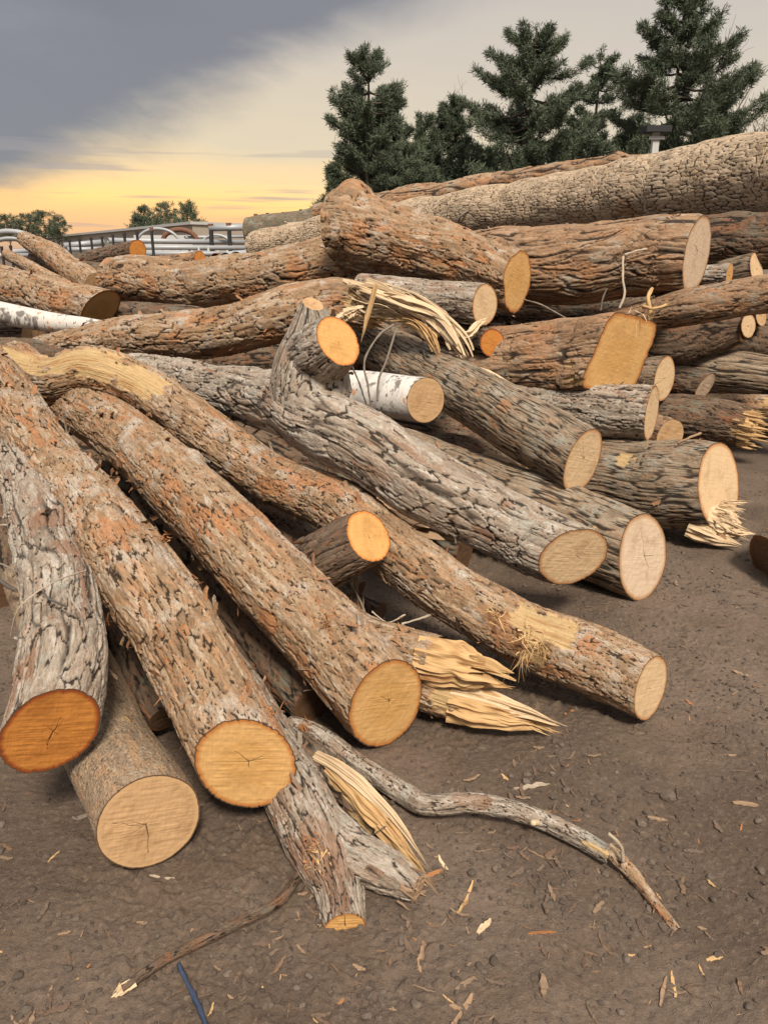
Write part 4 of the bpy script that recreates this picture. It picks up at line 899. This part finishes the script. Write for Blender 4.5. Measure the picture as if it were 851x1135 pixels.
# ------------------------------------------------------------------ stones, wood chips
def blob(seed, ang=.35):
    import bmesh
    bm = bmesh.new(); bmesh.ops.create_icosphere(bm, subdivisions=2, radius=1); rs = np.random.RandomState(seed)
    V = np.array([v.co[:] for v in bm.verts]); Fc = np.array([[v.index for v in f.verts] for f in bm.faces]); bm.free()
    V = V * (1 + ang * fbm(V[:, 0] * 1.3, V[:, 1] * 1.3, V[:, 2] * 1.3, seed, 2)[:, None] * 1.3)
    for k in range(6):
        n = rs.randn(3); n /= np.linalg.norm(n); d = V @ n; lim = rs.uniform(.6, .85); V = V - n * np.maximum(d - lim, 0)[:, None]
    return V * np.array([1, rs.uniform(.65, .95), rs.uniform(.45, .7)]), Fc
BL = [blob(i) for i in range(10)]
def shard(seed):
    """an irregular flat chip of wood or bark"""
    rs = np.random.RandomState(seed); n = 9; x = np.linspace(-1, 1, n); w = np.sin(np.linspace(.25, 2.95, n)) ** .6 * (1 + .16 * rs.randn(n)) * rs.uniform(.10, .34); z = .04 * rs.randn(n) + rs.uniform(-.12, .22) * x * x
    o_ = np.cumsum(.035 * rs.randn(n)); t = rs.uniform(.03, .07); V = []; Fc = []
    for i in range(n): V += [(x[i], o_[i] - abs(w[i]), z[i] - t), (x[i], o_[i] + abs(w[i]), z[i] - t * .8), (x[i] + .05 * rs.randn(), o_[i] + abs(w[i]) * .8, z[i] + t), (x[i] + .05 * rs.randn(), o_[i] - abs(w[i]) * .7, z[i] + t * 1.3)]
    for i in range(n - 1):
        for j in range(4): Fc.append((i*4+j, i*4+(j+1) % 4, (i+1)*4+(j+1) % 4, (i+1)*4+j))
    Fc += [(0, 3, 2, 1), ((n-1)*4, (n-1)*4+1, (n-1)*4+2, (n-1)*4+3)]
    return np.array(V), np.array(Fc)
SH = [shard(i) for i in range(12)]
def scatter(name, protos, n, sizes, mat, seed, area, power=2.5, dens=None):
    rs = np.random.RandomState(seed); N = n * 6
    X = rs.uniform(area[0], area[1], N); Y = area[2] + (area[3] - area[2]) * rs.rand(N) ** 1.3
    if dens is not None:
        ok = rs.rand(N) < dens(X, Y); X, Y = X[ok], Y[ok]
    X, Y = X[:n], Y[:n]; n = len(X); Z = ground_h(X, Y); VV, FF, LC = [], [], []; off = 0
    sz = sizes[0] + (sizes[1] - sizes[0]) * rs.rand(n) ** power; pi = rs.randint(len(protos), size=n)
    for p in range(len(protos)):
        I = np.where(pi == p)[0]; V, Fc = protos[p]; m = len(I)
        if not m: continue
        a = rs.rand(m) * 6.283; tx = rs.randn(m) * .25
        P = V[None] * sz[I][:, None, None]; LC.append((P + rs.rand(m, 1, 3) * 5)[..., [1, 2, 0]].reshape(-1, 3))
        y = P[..., 1] * np.cos(tx)[:, None] - P[..., 2] * np.sin(tx)[:, None]; z = P[..., 1] * np.sin(tx)[:, None] + P[..., 2] * np.cos(tx)[:, None]; x = P[..., 0]
        W = np.stack([x * np.cos(a)[:, None] - y * np.sin(a)[:, None] + X[I][:, None], x * np.sin(a)[:, None] + y * np.cos(a)[:, None] + Y[I][:, None], z + (Z[I] + sz[I] * .15)[:, None]], -1)
        VV.append(W.reshape(-1, 3)); FF.append((Fc[None] + (np.arange(m) * len(V))[:, None, None] + off).reshape(-1, Fc.shape[1])); off += m * len(V)
    return mesh_np(name, np.vstack(VV), np.vstack(FF), mat, None, smooth=False, attrs={'lc': np.vstack(LC)})
def stone_mat(name, a, b_c):
    m, T, b = new_mat(name); g = T.new('ShaderNodeNewGeometry'); lc = T.new('ShaderNodeAttribute', attribute_name='lc').outputs['Vector']
    c = T.mix(g.outputs['Random Per Island'], a, b_c); c = T.mix(T.noise(lc, 120, 3, .6), c, tuple(x * .6 for x in a)); T.put(b.inputs['Base Color'], c); bump(T, b, T.noise(lc, 300, 3, .6), .4, .002); return m
M['stone'] = stone_mat('grey_brown_stone', (.085, .065, .050), (.22, .17, .13))
M['crumb'] = stone_mat('dirt_crumb', (.075, .056, .044), (.150, .112, .088))
def chip_mat(name, cols):
    m, T, b = new_mat(name); g = T.new('ShaderNodeNewGeometry'); lc = T.new('ShaderNodeAttribute', attribute_name='lc').outputs['Vector']
    c = T.ramp(g.outputs['Random Per Island'], [(i / (len(cols) - 1), k) for i, k in enumerate(cols)]); c = T.mix(T.math('MULTIPLY', T.noise(T.scale3(lc, (1, 1, .1)), 240, 3, .6), .7), c, (.09, .06, .045)); T.put(b.inputs['Base Color'], c); return m
M['chip'] = chip_mat('wood_chip', [(.10, .07, .05), (.16, .10, .065), (.13, .09, .065), (.22, .13, .07), (.12, .09, .07), (.34, .23, .14), (.14, .10, .07)])
def dpatch(x, y):
    x = np.atleast_1d(x); y = np.atleast_1d(y); return .25 + .75 * sst(fbm(x * 1.6, y * 1.6, x * 0, 91, 2), -.2, .4)
AREA = (-1.9, 3.4, 1.0, 5.6)
tag(scatter('dirt_crumbs', BL[:5], 16000, (.002, .010), M['crumb'], 1, AREA, dens=dpatch), 'loose crumbs of dirt scattered over the packed ground', 'crumbs', kind='stuff')
tag(scatter('gravel', BL, 5500, (.003, .018), M['stone'], 2, AREA, power=4.2, dens=dpatch), 'small grey and brown gravel strewn over the dirt', 'gravel', kind='stuff')
tag(scatter('wood_litter', SH, 4200, (.004, .030), M['chip'], 3, AREA, power=3, dens=lambda x, y: np.clip(dpatch(x, y) * (.45 + 1.3 * np.exp(-((x - .1 + .25 * (y - 2.2)) / .8) ** 2)), 0, 1)), 'fine bark and wood litter strewn over the dirt', 'litter', kind='stuff')
def single(name, proto, px, py, size, mat, label, cat, rot=0, group=None, stretch=(1, 1, 1), z=None, tilt=0):
    V, Fc = proto; V = V * np.array(stretch) * size; p = at_z(px, py, 0); a = math.radians(rot)
    zc = -V[:, 2].min() * .55
    o = mesh_np(name, V, Fc, M[mat], None, smooth=False, attrs={'lc': V[:, [1, 2, 0]] + size * 9})
    o.location = (p[0], p[1], float(ground_h(p[0], p[1])) + zc); o.rotation_euler = (tilt, 0, a); return tag(o, label, cat, group)
single('wood_chip', SH[1], 516, 993, .058, 'wood', 'large tan wood splinter standing out on the dirt below the split branch', 'wood chip', 62, stretch=(1, .8, 1.2))
single('wood_chip', SH[4], 468, 1056, .048, 'brownwood', 'squarish piece of brown bark on the dirt at bottom centre', 'bark piece', 80, stretch=(.9, 1.6, 1))
single('wood_chip', SH[7], 491, 953, .030, 'palewood', 'small white chip right of the split branch tip', 'wood chip', 110)
single('wood_chip', SH[2], 480, 963, .030, 'orangeflake', 'curled orange bark flake beside the small white chip', 'bark flake', 30)
single('wood_chip', SH[5], 590, 868, .060, 'paletwig', 'pale shredded wood strip on the dirt right of the middle logs', 'wood chip', 10, stretch=(1, .5, 1))
single('wood_chip', SH[6], 632, 788, .030, 'orangeflake', 'orange bark curl on the dirt below the scraped ring', 'bark flake', 30)
single('wood_chip', SH[3], 822, 747, .034, 'brownwood', 'dry brown leaf-like flake on the dirt at the right', 'bark flake', -40)
single('wood_chip', SH[8], 512, 1118, .045, 'brownwood', 'flat brown stick piece on the dirt at the bottom edge', 'wood chip', 55, stretch=(1, .6, 1))
single('wood_chip', SH[9], 738, 1085, .040, 'brownwood', 'reddish bark piece on the dirt near the bottom right', 'bark piece', 60)
single('wood_chip', SH[10], 748, 1078, .035, 'wood', 'tan chip leaning beside the reddish bark piece', 'wood chip', 75, stretch=(1, .5, 1))
single('wood_chip', SH[11], 601, 1033, .035, 'orangeflake', 'spidery orange root fibres lying on the dirt at lower centre', 'bark flake', 0, stretch=(1, .6, 1))
single('wood_chip', SH[0], 536, 1023, .028, 'palewood', 'small yellow chip just below the large tan splinter', 'wood chip', 45)
single('wood_chip', SH[5], 795, 1050, .026, 'wood', 'small curled tan flake at the lower right', 'bark flake', 10)
single('wood_chip', SH[2], 828, 888, .040, 'brownwood', 'grey-brown bark strip on the dirt at the right edge', 'bark piece', -12)
single('wood_chip', SH[8], 100, 650 + 250, .05, 'twig', 'grey curled bark strip on the dirt left of the smooth log', 'bark piece', 40)
single('wood_chip', SH[4], 60, 950, .026, 'wood', 'small tan chip on the dirt at the left below the orange end', 'wood chip', 70)
single('wood_chip', SH[6], 180, 968 + 4, .035, 'paletwig', 'pale fibre scrap on the dirt under the wide tan end', 'wood chip', -10, stretch=(1, .4, 1))
single('wood_chip', SH[1], 600, 858 + 90, .04, 'brownwood', 'dark bark stick on the dirt below the long bent branch', 'bark piece', -30, stretch=(1, .4, 1))
for i, (px, py, sz, lb) in enumerate([(742, 876, .030, 'largest squarish grey stone on the dirt at the right'), (748, 790, .012, 'small pale stone right of the crooked log end'), (766, 832, .009, 'tiny whitish pebble in the wheel rut'),
        (712, 905, .020, 'dull brown stone left of the squarish grey one'), (342, 1078, .014, 'rounded grey pebble near the blue strap'), (405, 1125, .012, 'pale oval pebble at the bottom edge'),
        (447, 1038, .016, 'small stone directly above the squarish bark piece'), (690, 1110, .012, 'pebble at the bottom right'), (462, 1112, .014, 'smooth grey pebble left of the bottom stick piece'), (612, 855, .012, 'grey stone beside the pale shredded strip')]):
    single('stone', BL[i], px, py, sz, 'stone', lb, 'stone', i * 40)
GC = 'loose wood chips on the dirt'; rs = np.random.RandomState(5)
cols = [('brownwood', 'weathered brown'), ('wood', 'fresh tan'), ('orangeflake', 'orange-brown')]
protos = [[mesh_np('wood_chip', SH[i] [0] * 1.0, SH[i][1], M[c], None, smooth=False, attrs={'lc': SH[i][0][:, [1, 2, 0]] * .03}) for i in (0, 3, 5, 7, 9)] for c, _ in cols]
used = set(); cnt = 0
while cnt < 90:
    px, py = rs.uniform(0, 851), rs.uniform(620, 1135)
    p = at_z(px, py, 0)
    if rs.rand() > dpatch(p[0], p[1])[0] or (px < 480 and py < 900) or (px < 640 and py < 800) or (px < 760 and py < 690): continue
    ci = int(rs.choice([0, 0, 0, 1, 2])); pi = rs.randint(5); src = protos[ci][pi]
    if (ci, pi) in used: o = src.copy(); COL.objects.link(o)
    else: o = src; used.add((ci, pi))
    sz = rs.uniform(.006, .017); o.scale = (sz, sz, sz); o.rotation_euler = (rs.randn() * .2, rs.randn() * .2, rs.rand() * 6.28)
    o.location = (p[0], p[1], float(ground_h(p[0], p[1])) + sz * .15)
    tag(o, cols[ci][1] + ' wood chip lying loose on the packed dirt', 'wood chip', GC); cnt += 1
for a in range(3):
    for b in range(5):
        if (a, b) not in used: bpy.data.objects.remove(protos[a][b])
# ------------------------------------------------------------------ far background
M['concrete'] = plain_mat('tan_wall_panel', (.36, .31, .25), .9, .08, 2); M['white'] = plain_mat('white_paint', (.48, .47, .45), .6, .05, 5)
M['galv'] = plain_mat('grey_pipe', (.34, .35, .36), .5, .12, 6, .2); M['black'] = plain_mat('black_steel', (.03, .03, .032), .6, .2, 8); M['rust'] = plain_mat('rust_steel', (.16, .08, .05), .8, .3, 8)
M['pipein'] = plain_mat('pipe_inside', (.10, .10, .10), .8, .2, 8)
def box(name, a, b, mat, parent=None, yaw=0, bevel=0):
    """box from corner a to corner b (world)"""
    a, b = np.array(a, float), np.array(b, float)
    V = np.array([[a[0], a[1], a[2]], [b[0], a[1], a[2]], [b[0], b[1], a[2]], [a[0], b[1], a[2]], [a[0], a[1], b[2]], [b[0], a[1], b[2]], [b[0], b[1], b[2]], [a[0], b[1], b[2]]])
    Fc = np.array([(0, 3, 2, 1), (4, 5, 6, 7), (0, 1, 5, 4), (1, 2, 6, 5), (2, 3, 7, 6), (3, 0, 4, 7)])
    return mesh_np(name, V, Fc, mat, parent, smooth=False)
def quadbox(name, P, h0, h1, mat, parent):
    """prism on a quadrilateral footprint; h0/h1 arrays of bottom and top heights"""
    V = np.array([[*p, h] for p, h in zip(P, h0)] + [[*p, h] for p, h in zip(P, h1)]); Fc = np.array([(0, 3, 2, 1), (4, 5, 6, 7), (0, 1, 5, 4), (1, 2, 6, 5), (2, 3, 7, 6), (3, 0, 4, 7)])
    return mesh_np(name, V, Fc, mat, parent, smooth=False)
def up_at(px, py, y):
    """point on the ray of a pixel at world distance y"""
    v = at(px, py, 1.0) - np.array([0, 0, CAMZ]); return np.array([0, 0, CAMZ]) + v * (y / v[1])
# warehouse
A, B2 = up_at(50, 262.5, 150), up_at(213, 245.5, 85)
g = empty('warehouse', ((A[0] + B2[0]) / 2, 115, 0), 'long low tan warehouse behind the pipe yard', 'building')
back = np.array([14., 22.])
P = [A[:2], B2[:2], B2[:2] + back, A[:2] + back]
quadbox('wall', P, [-1]*4, [A[2] - .3, B2[2] - .3, B2[2] - .3, A[2] - .3], M['concrete'], g)
e = (B2[:2] - A[:2]) / np.linalg.norm(B2[:2] - A[:2]); nn = np.array([e[1], -e[0]])
P2 = [A[:2] + nn * .3, B2[:2] + nn * .3 + e * .3, B2[:2] + back - nn * .3 + e * .3, A[:2] + back - nn * .3]
quadbox('roof_edge', P2, [A[2] - .28, B2[2] - .28, B2[2] - .28, A[2] - .28], [A[2], B2[2], B2[2], A[2]], M['white'], g)
# second white roofline further right
box('low_shed', up_at(150, 278, 60) * [1, 1, 0], up_at(232, 262, 66), M['white'])
tag(bpy.data.objects['low_shed'], 'low white shed roofline behind the pipe racks', 'shed')
def pipe(a, b, rad, label, group=None, mat='galv', nc=20):
    a, b = np.array(a, float), np.array(b, float); T = (b - a) / np.linalg.norm(b - a); N = np.cross(T, [0, 0, 1.]); N /= np.linalg.norm(N); Bv = np.cross(T, N)
    th = np.arange(nc) / nc * 2 * math.pi; ring = N * np.cos(th)[:, None] + Bv * np.sin(th)[:, None]; L = np.linalg.norm(b - a)
    rows = [a + ring * rad * .86 + T * min(.8, L * .4), a + ring * rad * .86, a + ring * rad, b + ring * rad, b + ring * rad * .86, b + ring * rad * .86 - T * min(.8, L * .4)]
    V = np.vstack(rows); root = empty('pipe', (a + b) / 2 * [1, 1, 0], label, 'pipe', group)
    mesh_np('pipe_wall', V, grid_quads(6, nc), M[mat], root, smooth=True)
    return root
GP = 'grey pipes stacked on the racks'; LP = 'long grey pipe resting on the rack in the yard'
for (px0, py0, px1, py1, y0, y1, wpx) in [(120, 266.5, 280, 269, 22, 25, 5.5), (71, 272.5, 116, 268.5, 21.5, 22, 6), (130, 274, 290, 275, 20, 22, 5), (75, 276.5, 118, 276, 20.5, 21, 4.5),
        (4, 279.5, 42, 278, 18, 18.8, 5), (-20, 283.5, 44, 283, 17, 18, 5), (150, 281, 300, 281.5, 18.5, 20, 5), (205, 263, 300, 262, 30, 33, 3)]:
    pipe(up_at(px0, py0, y0), up_at(px1, py1, y1), wpx * y0 / F / 2, LP, GP)
pipe(up_at(262, 286, 15.0), up_at(296, 281, 19), .125, 'open pipe mouth nearest to the overhanging log', None, 'galv', 28)
pipe(up_at(250, 286.5, 15.2), up_at(286, 281.5, 19.2), .12, 'open pipe mouth between the rusty one and the rightmost one', None, 'galv', 28)
pipe(up_at(239, 287, 15.4), up_at(276, 282, 19.4), .11, 'rusty open pipe mouth, leftmost of the three mouths', None, 'rust', 28)
pipe(up_at(232, 253, 24), up_at(275, 252, 24), .09, 'short high pipe with rusty couplings on the skyline', None, 'galv')
GA = 'curved pipe arches in the yard'
for (px, py, y, rad, a0, a1, w, mt, lb) in [(14, 286, 22, .68, 10, 170, .07, 'galv', 'large pale pipe arch at the left edge, outer one'), (14, 286, 22.3, .50, 10, 170, .06, 'galv', 'pale pipe arch nested inside the left one'),
        (200, 268, 30, .42, 5, 175, .09, 'rust', 'rust brown steel arch in front of the warehouse'), (176, 270, 29, .50, 5, 175, .05, 'galv', 'pale arch beside the rust brown one'), (240, 272, 30, .36, 10, 170, .05, 'galv', 'low pale arch at right of the racks')]:
    c = up_at(px, py, y); aa = np.radians(np.linspace(a0, a1, 14)); P = [c + np.array([math.cos(a) * rad * 1.5, 0, math.sin(a) * rad]) for a in aa]
    tube('pipe_arch', P, w, M[mt], rough=0, n=40, nc=12, label=lb, cat='pipe arch', group=GA)
GPO = 'black steel posts of the pipe racks'
rs = np.random.RandomState(3)
posts = [(170, 252, 300, 17, 3.2), (154, 256, 300, 18, 3), (140, 258, 300, 19, 3), (127, 260, 296, 20, 2.4), (115, 262, 296, 20, 2.4), (103, 263, 296, 20.5, 2.4), (90, 264, 296, 20, 2.4), (79, 266, 296, 20, 2.2), (67, 267, 296, 20, 2.2), (36, 274, 300, 18, 2.5),
         (14, 272, 300, 17, 2.5), (4, 273, 300, 17, 2.5), (26, 276, 300, 19, 2.5), (284, 237, 262, 13.2, 3.5), (297, 236, 262, 13.1, 3), (315, 235, 262, 13.0, 3.5), (334, 232, 262, 12.9, 3), (234, 248, 262, 24, 5), (254, 247, 262, 24, 5), (350, 231, 262, 12.9, 2.5)]
for (px, py, pb, y, w) in posts:
    a, b = up_at(px, py, y), up_at(px, pb, y); a[0] = b[0] = (a[0] + b[0]) / 2; hw = w * y / F / 2; b[2] = 0
    g = empty('rack_post', (a[0], y, 0), 'black steel post with a stub head on the pipe racks', 'post', GPO)
    box('shaft', (a[0] - hw * .7, y - hw, b[2]), (a[0] + hw * .7, y + hw, a[2] - hw * 2), M['black'], g)
    box('head', (a[0] - hw * 1.0, y - hw * 1.0, a[2] - hw * 2), (a[0] + hw * 1.0, y + hw * 1.0, a[2]), M['rust'] if w > 3 else M['black'], g)
# white lattice racks
g = empty('white_rack', up_at(310, 285, 21) * [1, 1, 0], 'white metal storage rack with many thin uprights behind the pile', 'rack')
for k in range(24):
    x0 = up_at(178 + k * 10.5, 285, 21)[0]; box('upright', (x0, 21, 0), (x0 + .05, 21.05, 1.55 + .1 * rs.rand()), M['white'], g)
for zz in (.9, 1.2, 1.42): box('rail', (up_at(175, 285, 21)[0], 20.93, zz), (up_at(425, 285, 21)[0], 20.98, zz + .07), M['white'], g)
tag(box('white_tarp', up_at(150, 292, 19) * [1, 1, 0], up_at(178, 291, 20.5), M['white']), 'low white block in the yard beside the racks', 'block')
# ------------------------------------------------------------------ pines
def foliage_mat():
    m, T, b = new_mat('pine_needles'); at_ = T.new('ShaderNodeAttribute', attribute_name='rnd').outputs['Fac']; g = T.new('ShaderNodeNewGeometry').outputs['Random Per Island']
    c = T.mix(at_, (.045, .066, .038), (.11, .135, .08)); c = T.mix(T.math('MULTIPLY', g, .5), c, (.12, .135, .095)); T.put(b.inputs['Base Color'], c); b.inputs['Roughness'].default_value = .7
    return m
M['needle'] = foliage_mat(); M['trunk'] = plain_mat('pine_trunk', (.085, .065, .05), .9, .3, 3); M['baretwig'] = plain_mat('bare_branches', (.20, .16, .13), .9, .2, 3)
def branches_mesh(segs, mat, parent, name='trunk', nc=5):
    VV, FF, off = [], [], 0
    for P, r in segs:
        P = np.array(P); T, N, B = frames(P) if len(P) > 1 else None
        th = np.arange(nc) / nc * 6.2832; rr = np.array(r)[:, None, None]
        V = P[:, None] + (N[:, None] * np.cos(th)[None, :, None] + B[:, None] * np.sin(th)[None, :, None]) * rr
        VV.append(V.reshape(-1, 3)); FF.append(grid_quads(len(P), nc) + off); off += len(P) * nc
    return mesh_np(name, np.vstack(VV), np.vstack(FF), mat, parent)
def pine(x, y, h, wid, label, seed, base=.12, prof=None, dens=1.0, lean=0, group='tall pines behind the pile', ndl=(.14, .30), tuftn=46, sp=.27):
    rs = np.random.RandomState(seed); root = empty('pine_tree', (x, y, 0), label, 'tree', group)
    prof = prof or [(0, .75), (.25, 1.0), (.55, .78), (.8, .45), (.95, .18), (1.0, .05)]
    fx, fy = zip(*prof); segs = []; tz = np.linspace(0, h, 12)
    wob = np.c_[fbm(tz * .2, tz * 0, tz * 0, seed, 2) * .22 + lean * tz, fbm(tz * .2, tz * 0 + 9, tz * 0, seed, 2) * .22]
    segs.append((np.c_[x + wob[:, 0], y + wob[:, 1], tz], np.interp(tz, [0, h], [h * .018, .03])))
    tufts = []; z = h * base
    while z < h * .985:
        q = z / h; rad = wid * np.interp(q, fx, fy)
        px0, py0 = x + np.interp(z, tz, wob[:, 0]), y + np.interp(z, tz, wob[:, 1])
        for k in range(rs.randint(4, 7)):
            if rs.rand() > .97 * dens: continue
            a = rs.rand() * 6.283; L = rad * rs.uniform(.6, 1.12) * (1 + .3 * vnoise([math.cos(a) * 1.4], [math.sin(a) * 1.4], [z * .35], seed)[0] * .9)
            L = max(L, .35); up = rs.uniform(-.12, .22) + (.5 if q > .88 else 0)
            t = np.linspace(0, 1, 5); P = np.c_[px0 + math.cos(a) * L * t, py0 + math.sin(a) * L * t, z + L * (up * t * .5 + .20 * t ** 2.2 - .12 * np.sin(t * 3.1))]
            segs.append((P, np.linspace(.035 + L * .01, .012, 5)))
            n = int(L / sp * 2.6) + 2
            for i in range(n):
                tt = rs.uniform(.28, 1.0) ** .8; c = np.array([np.interp(tt, t, P[:, j]) for j in range(3)])
                sd = (1 - tt * .6) * L * .30; off = np.array([-math.sin(a), math.cos(a), 0]) * rs.uniform(-1, 1) * sd
                tufts.append((*(c + off + [0, 0, rs.uniform(-.03, .12)]), math.cos(a) * .5, math.sin(a) * .5, rs.rand()))
            tufts.append((*P[-1], math.cos(a), math.sin(a), rs.rand()))
        z += min(h * .036, .42) * rs.uniform(.7, 1.2) / max(.7, dens)
    tufts.append((x + wob[-1, 0], y + wob[-1, 1], h, 0, 0, .5))
    Tf = np.array(tufts); n = len(Tf); K = tuftn
    C = np.repeat(Tf[:, :3], K, 0) + rs.randn(n * K, 3) * .07
    D = np.c_[np.repeat(Tf[:, 3], K), np.repeat(Tf[:, 4], K), np.full(n * K, .55)] * .9 + rs.randn(n * K, 3) * .75; D /= np.linalg.norm(D, axis=1)[:, None]
    L = rs.uniform(*ndl, n * K)[:, None]; sdv = np.cross(D, rs.randn(n * K, 3)); sdv /= np.linalg.norm(sdv, axis=1)[:, None]; w = L * .06
    V = np.stack([C - sdv * w * .5, C + D * L * .6 - sdv * w, C + D * L, C + D * L * .6 + sdv * w], 1).reshape(-1, 3)
    branches_mesh(segs, M['trunk'], root)
    mesh_np('crown', V, np.arange(len(V)).reshape(-1, 4), M['needle'], root, smooth=False, attrs={'rnd': np.repeat(np.repeat(Tf[:, 5], K), 4)})
    return root
def pine_px(px, ptop, y, wpx, label, seed, **kw):
    p = up_at(px, ptop, y); x = p[0] ; wid = wpx * y / F / 2 * 1.38; return pine(x, y, p[2], wid, label, seed, **kw)
cone = [(0, 1.2), (.3, 1.15), (.6, .70), (.85, .28), (1, .05)]; airy = [(0, 1.3), (.2, 1.25), (.45, .95), (.62, .72), (.8, .62), (.93, .42), (1.0, .2)]
pine_px(405, 62, 38, 92, 'tall ragged pine at the left of the row, leaning crown', 11, prof=airy, dens=.9)
pine_px(432, 100, 41, 95, 'dense dark conical pine just right of the ragged one', 12, prof=cone, dens=1.15)
pine_px(373, 190, 37, 50, 'small bushy pine at the left foot of the row', 13, prof=cone)
pine_px(497, 108, 42, 76, 'short spired pine in the dip between the tall ones', 14, prof=cone)
pine_px(470, 130, 44, 60, 'lower dark pine left of the short spired one', 24, prof=cone)
pine_px(540, 165, 44, 62, 'low wide pine at the foot of the second tall pine', 15, prof=cone)
pine_px(450, 165, 40, 90, 'wide dark pine filling the foot of the row left of centre', 31, prof=cone, dens=1.2)
pine_px(520, 178, 41, 90, 'wide low pine under the dip in the row', 32, prof=cone, dens=1.2)
pine_px(725, 150, 39, 100, 'wide low pine behind the yard lamp', 33, prof=cone, dens=1.2)
pine_px(592, 30, 38, 110, 'second tall pine with a broad rounded top', 116, prof=[(0, 1.25), (.3, 1.15), (.55, .95), (.75, .74), (.9, .42), (1, .06)], dens=1.0)
pine_px(664, 54, 43, 62, 'slender pine between the two broad ones', 17, prof=[(0, 1.2), (.3, 1.0), (.5, .85), (.75, .62), (.9, .35), (1, .05)], dens=.8)
pine_px(630, 150, 40, 60, 'small pine below the slender one at left', 25, prof=cone)
pine_px(764, -12, 36, 134, 'tallest and widest pine at the right of the row', 18, prof=[(0, 1.2), (.25, 1.15), (.45, 1.0), (.62, .78), (.8, .52), (.93, .30), (1, .06)], dens=1.1)
pine_px(700, 128, 41, 62, 'small pine at the left foot of the tallest one', 19, prof=cone)
pine_px(815, 135, 42, 50, 'small pine at the right foot of the tallest one', 20, prof=cone, dens=.7)
pine_px(868, 112, 40, 50, 'pine cut off by the right edge', 21, prof=cone, dens=.8)
GF = 'far trees on the horizon at left'
for i, (px, py, w, y) in enumerate([(8, 240, 22, 130), (28, 238, 20, 128), (48, 236, 24, 132), (64, 240, 16, 126), (-14, 238, 24, 130)]):
    pine_px(px, py, y, w, 'small far pine with bare lower trunk above the yard', 60 + i, base=.45, prof=[(0, .3), (.5, .8), (.72, 1.0), (.9, .55), (1, .05)], group=GF, ndl=(.3, .6), tuftn=14, sp=1.3, dens=.8)
for i, (px, py, w, y, lb) in enumerate([(160, 231, 30, 110, 'far round tree above the warehouse, left one'), (182, 226, 30, 112, 'far round tree above the warehouse, tallest middle one'), (208, 225, 28, 105, 'far dark tree at the right end of the warehouse'), (152, 240, 18, 108, 'far low tree at the left of the warehouse clump')]):
    pine_px(px, py, y, w, lb, 70 + i, base=.3, prof=[(0, .3), (.35, .9), (.6, 1.0), (.85, .6), (1, .08)], group=None, ndl=(.3, .6), tuftn=16, sp=1.2, dens=.85)
def bare_tree(x, y, h, label, seed, spread=.5):
    rs = np.random.RandomState(seed); root = empty('bare_tree', (x, y, 0), label, 'tree'); segs = []; crown = []
    def grow(p, d, L, r, lev):
        n = 5; P = [p]
        for i in range(n): d = d + rs.randn(3) * .10; d[2] += .05; d /= np.linalg.norm(d); P.append(P[-1] + d * L / n)
        (segs if lev < 1 else crown).append((P, np.linspace(r, r * .6, n + 1)))
        if lev < 4:
            for k in range(3 if lev else 6):
                q = P[rs.randint(2, n + 1)]; dd = d + rs.randn(3) * spread; dd[2] = abs(dd[2]) * .8 + .2; dd /= np.linalg.norm(dd); grow(q, dd, L * rs.uniform(.5, .75), r * .55, lev + 1)
    grow(np.array([x, y, 0.]), np.array([0, 0, 1.]), h * .5, h * .012, 0)
    branches_mesh(segs, M['baretwig'], root, nc=4); branches_mesh(crown, M['baretwig'], root, 'crown', nc=3)
p = up_at(838, 72, 55); bare_tree(p[0], 55, p[2], 'bare leafless tree at the right edge behind the pines', 3)
p = up_at(525, 122, 60); bare_tree(p[0], 60, p[2], 'bare leafless tree seen in the dip between pines', 4)
p = up_at(860, 100, 50); bare_tree(p[0], 50, p[2], 'second bare tree cut off by the right edge', 5)
# yard lamp
p = up_at(727, 143, 24); g = empty('yard_lamp', (p[0], 24, 0), 'pale pole with a flat dark floodlight head in front of the pines', 'lamp')
box('pole', (p[0] - .09, 23.9, 0), (p[0] + .09, 24.08, p[2] - .1), M['white'], g)
box('lamp_head', (p[0] - .36, 23.7, p[2] - .1), (p[0] + .34, 24.3, p[2] + .06), M['black'], g)
box('crossarm', (p[0] - .22, 23.85, p[2] - .28), (p[0] + .22, 23.89, p[2] - .2), M['white'], g)
q = up_at(737, 168, 24.2); tag(box('meter_box', (q[0] - .12, 24.12, 0), (q[0] + .12, 24.3, q[2]), M['white']), 'small white box beside the yard lamp pole', 'box')
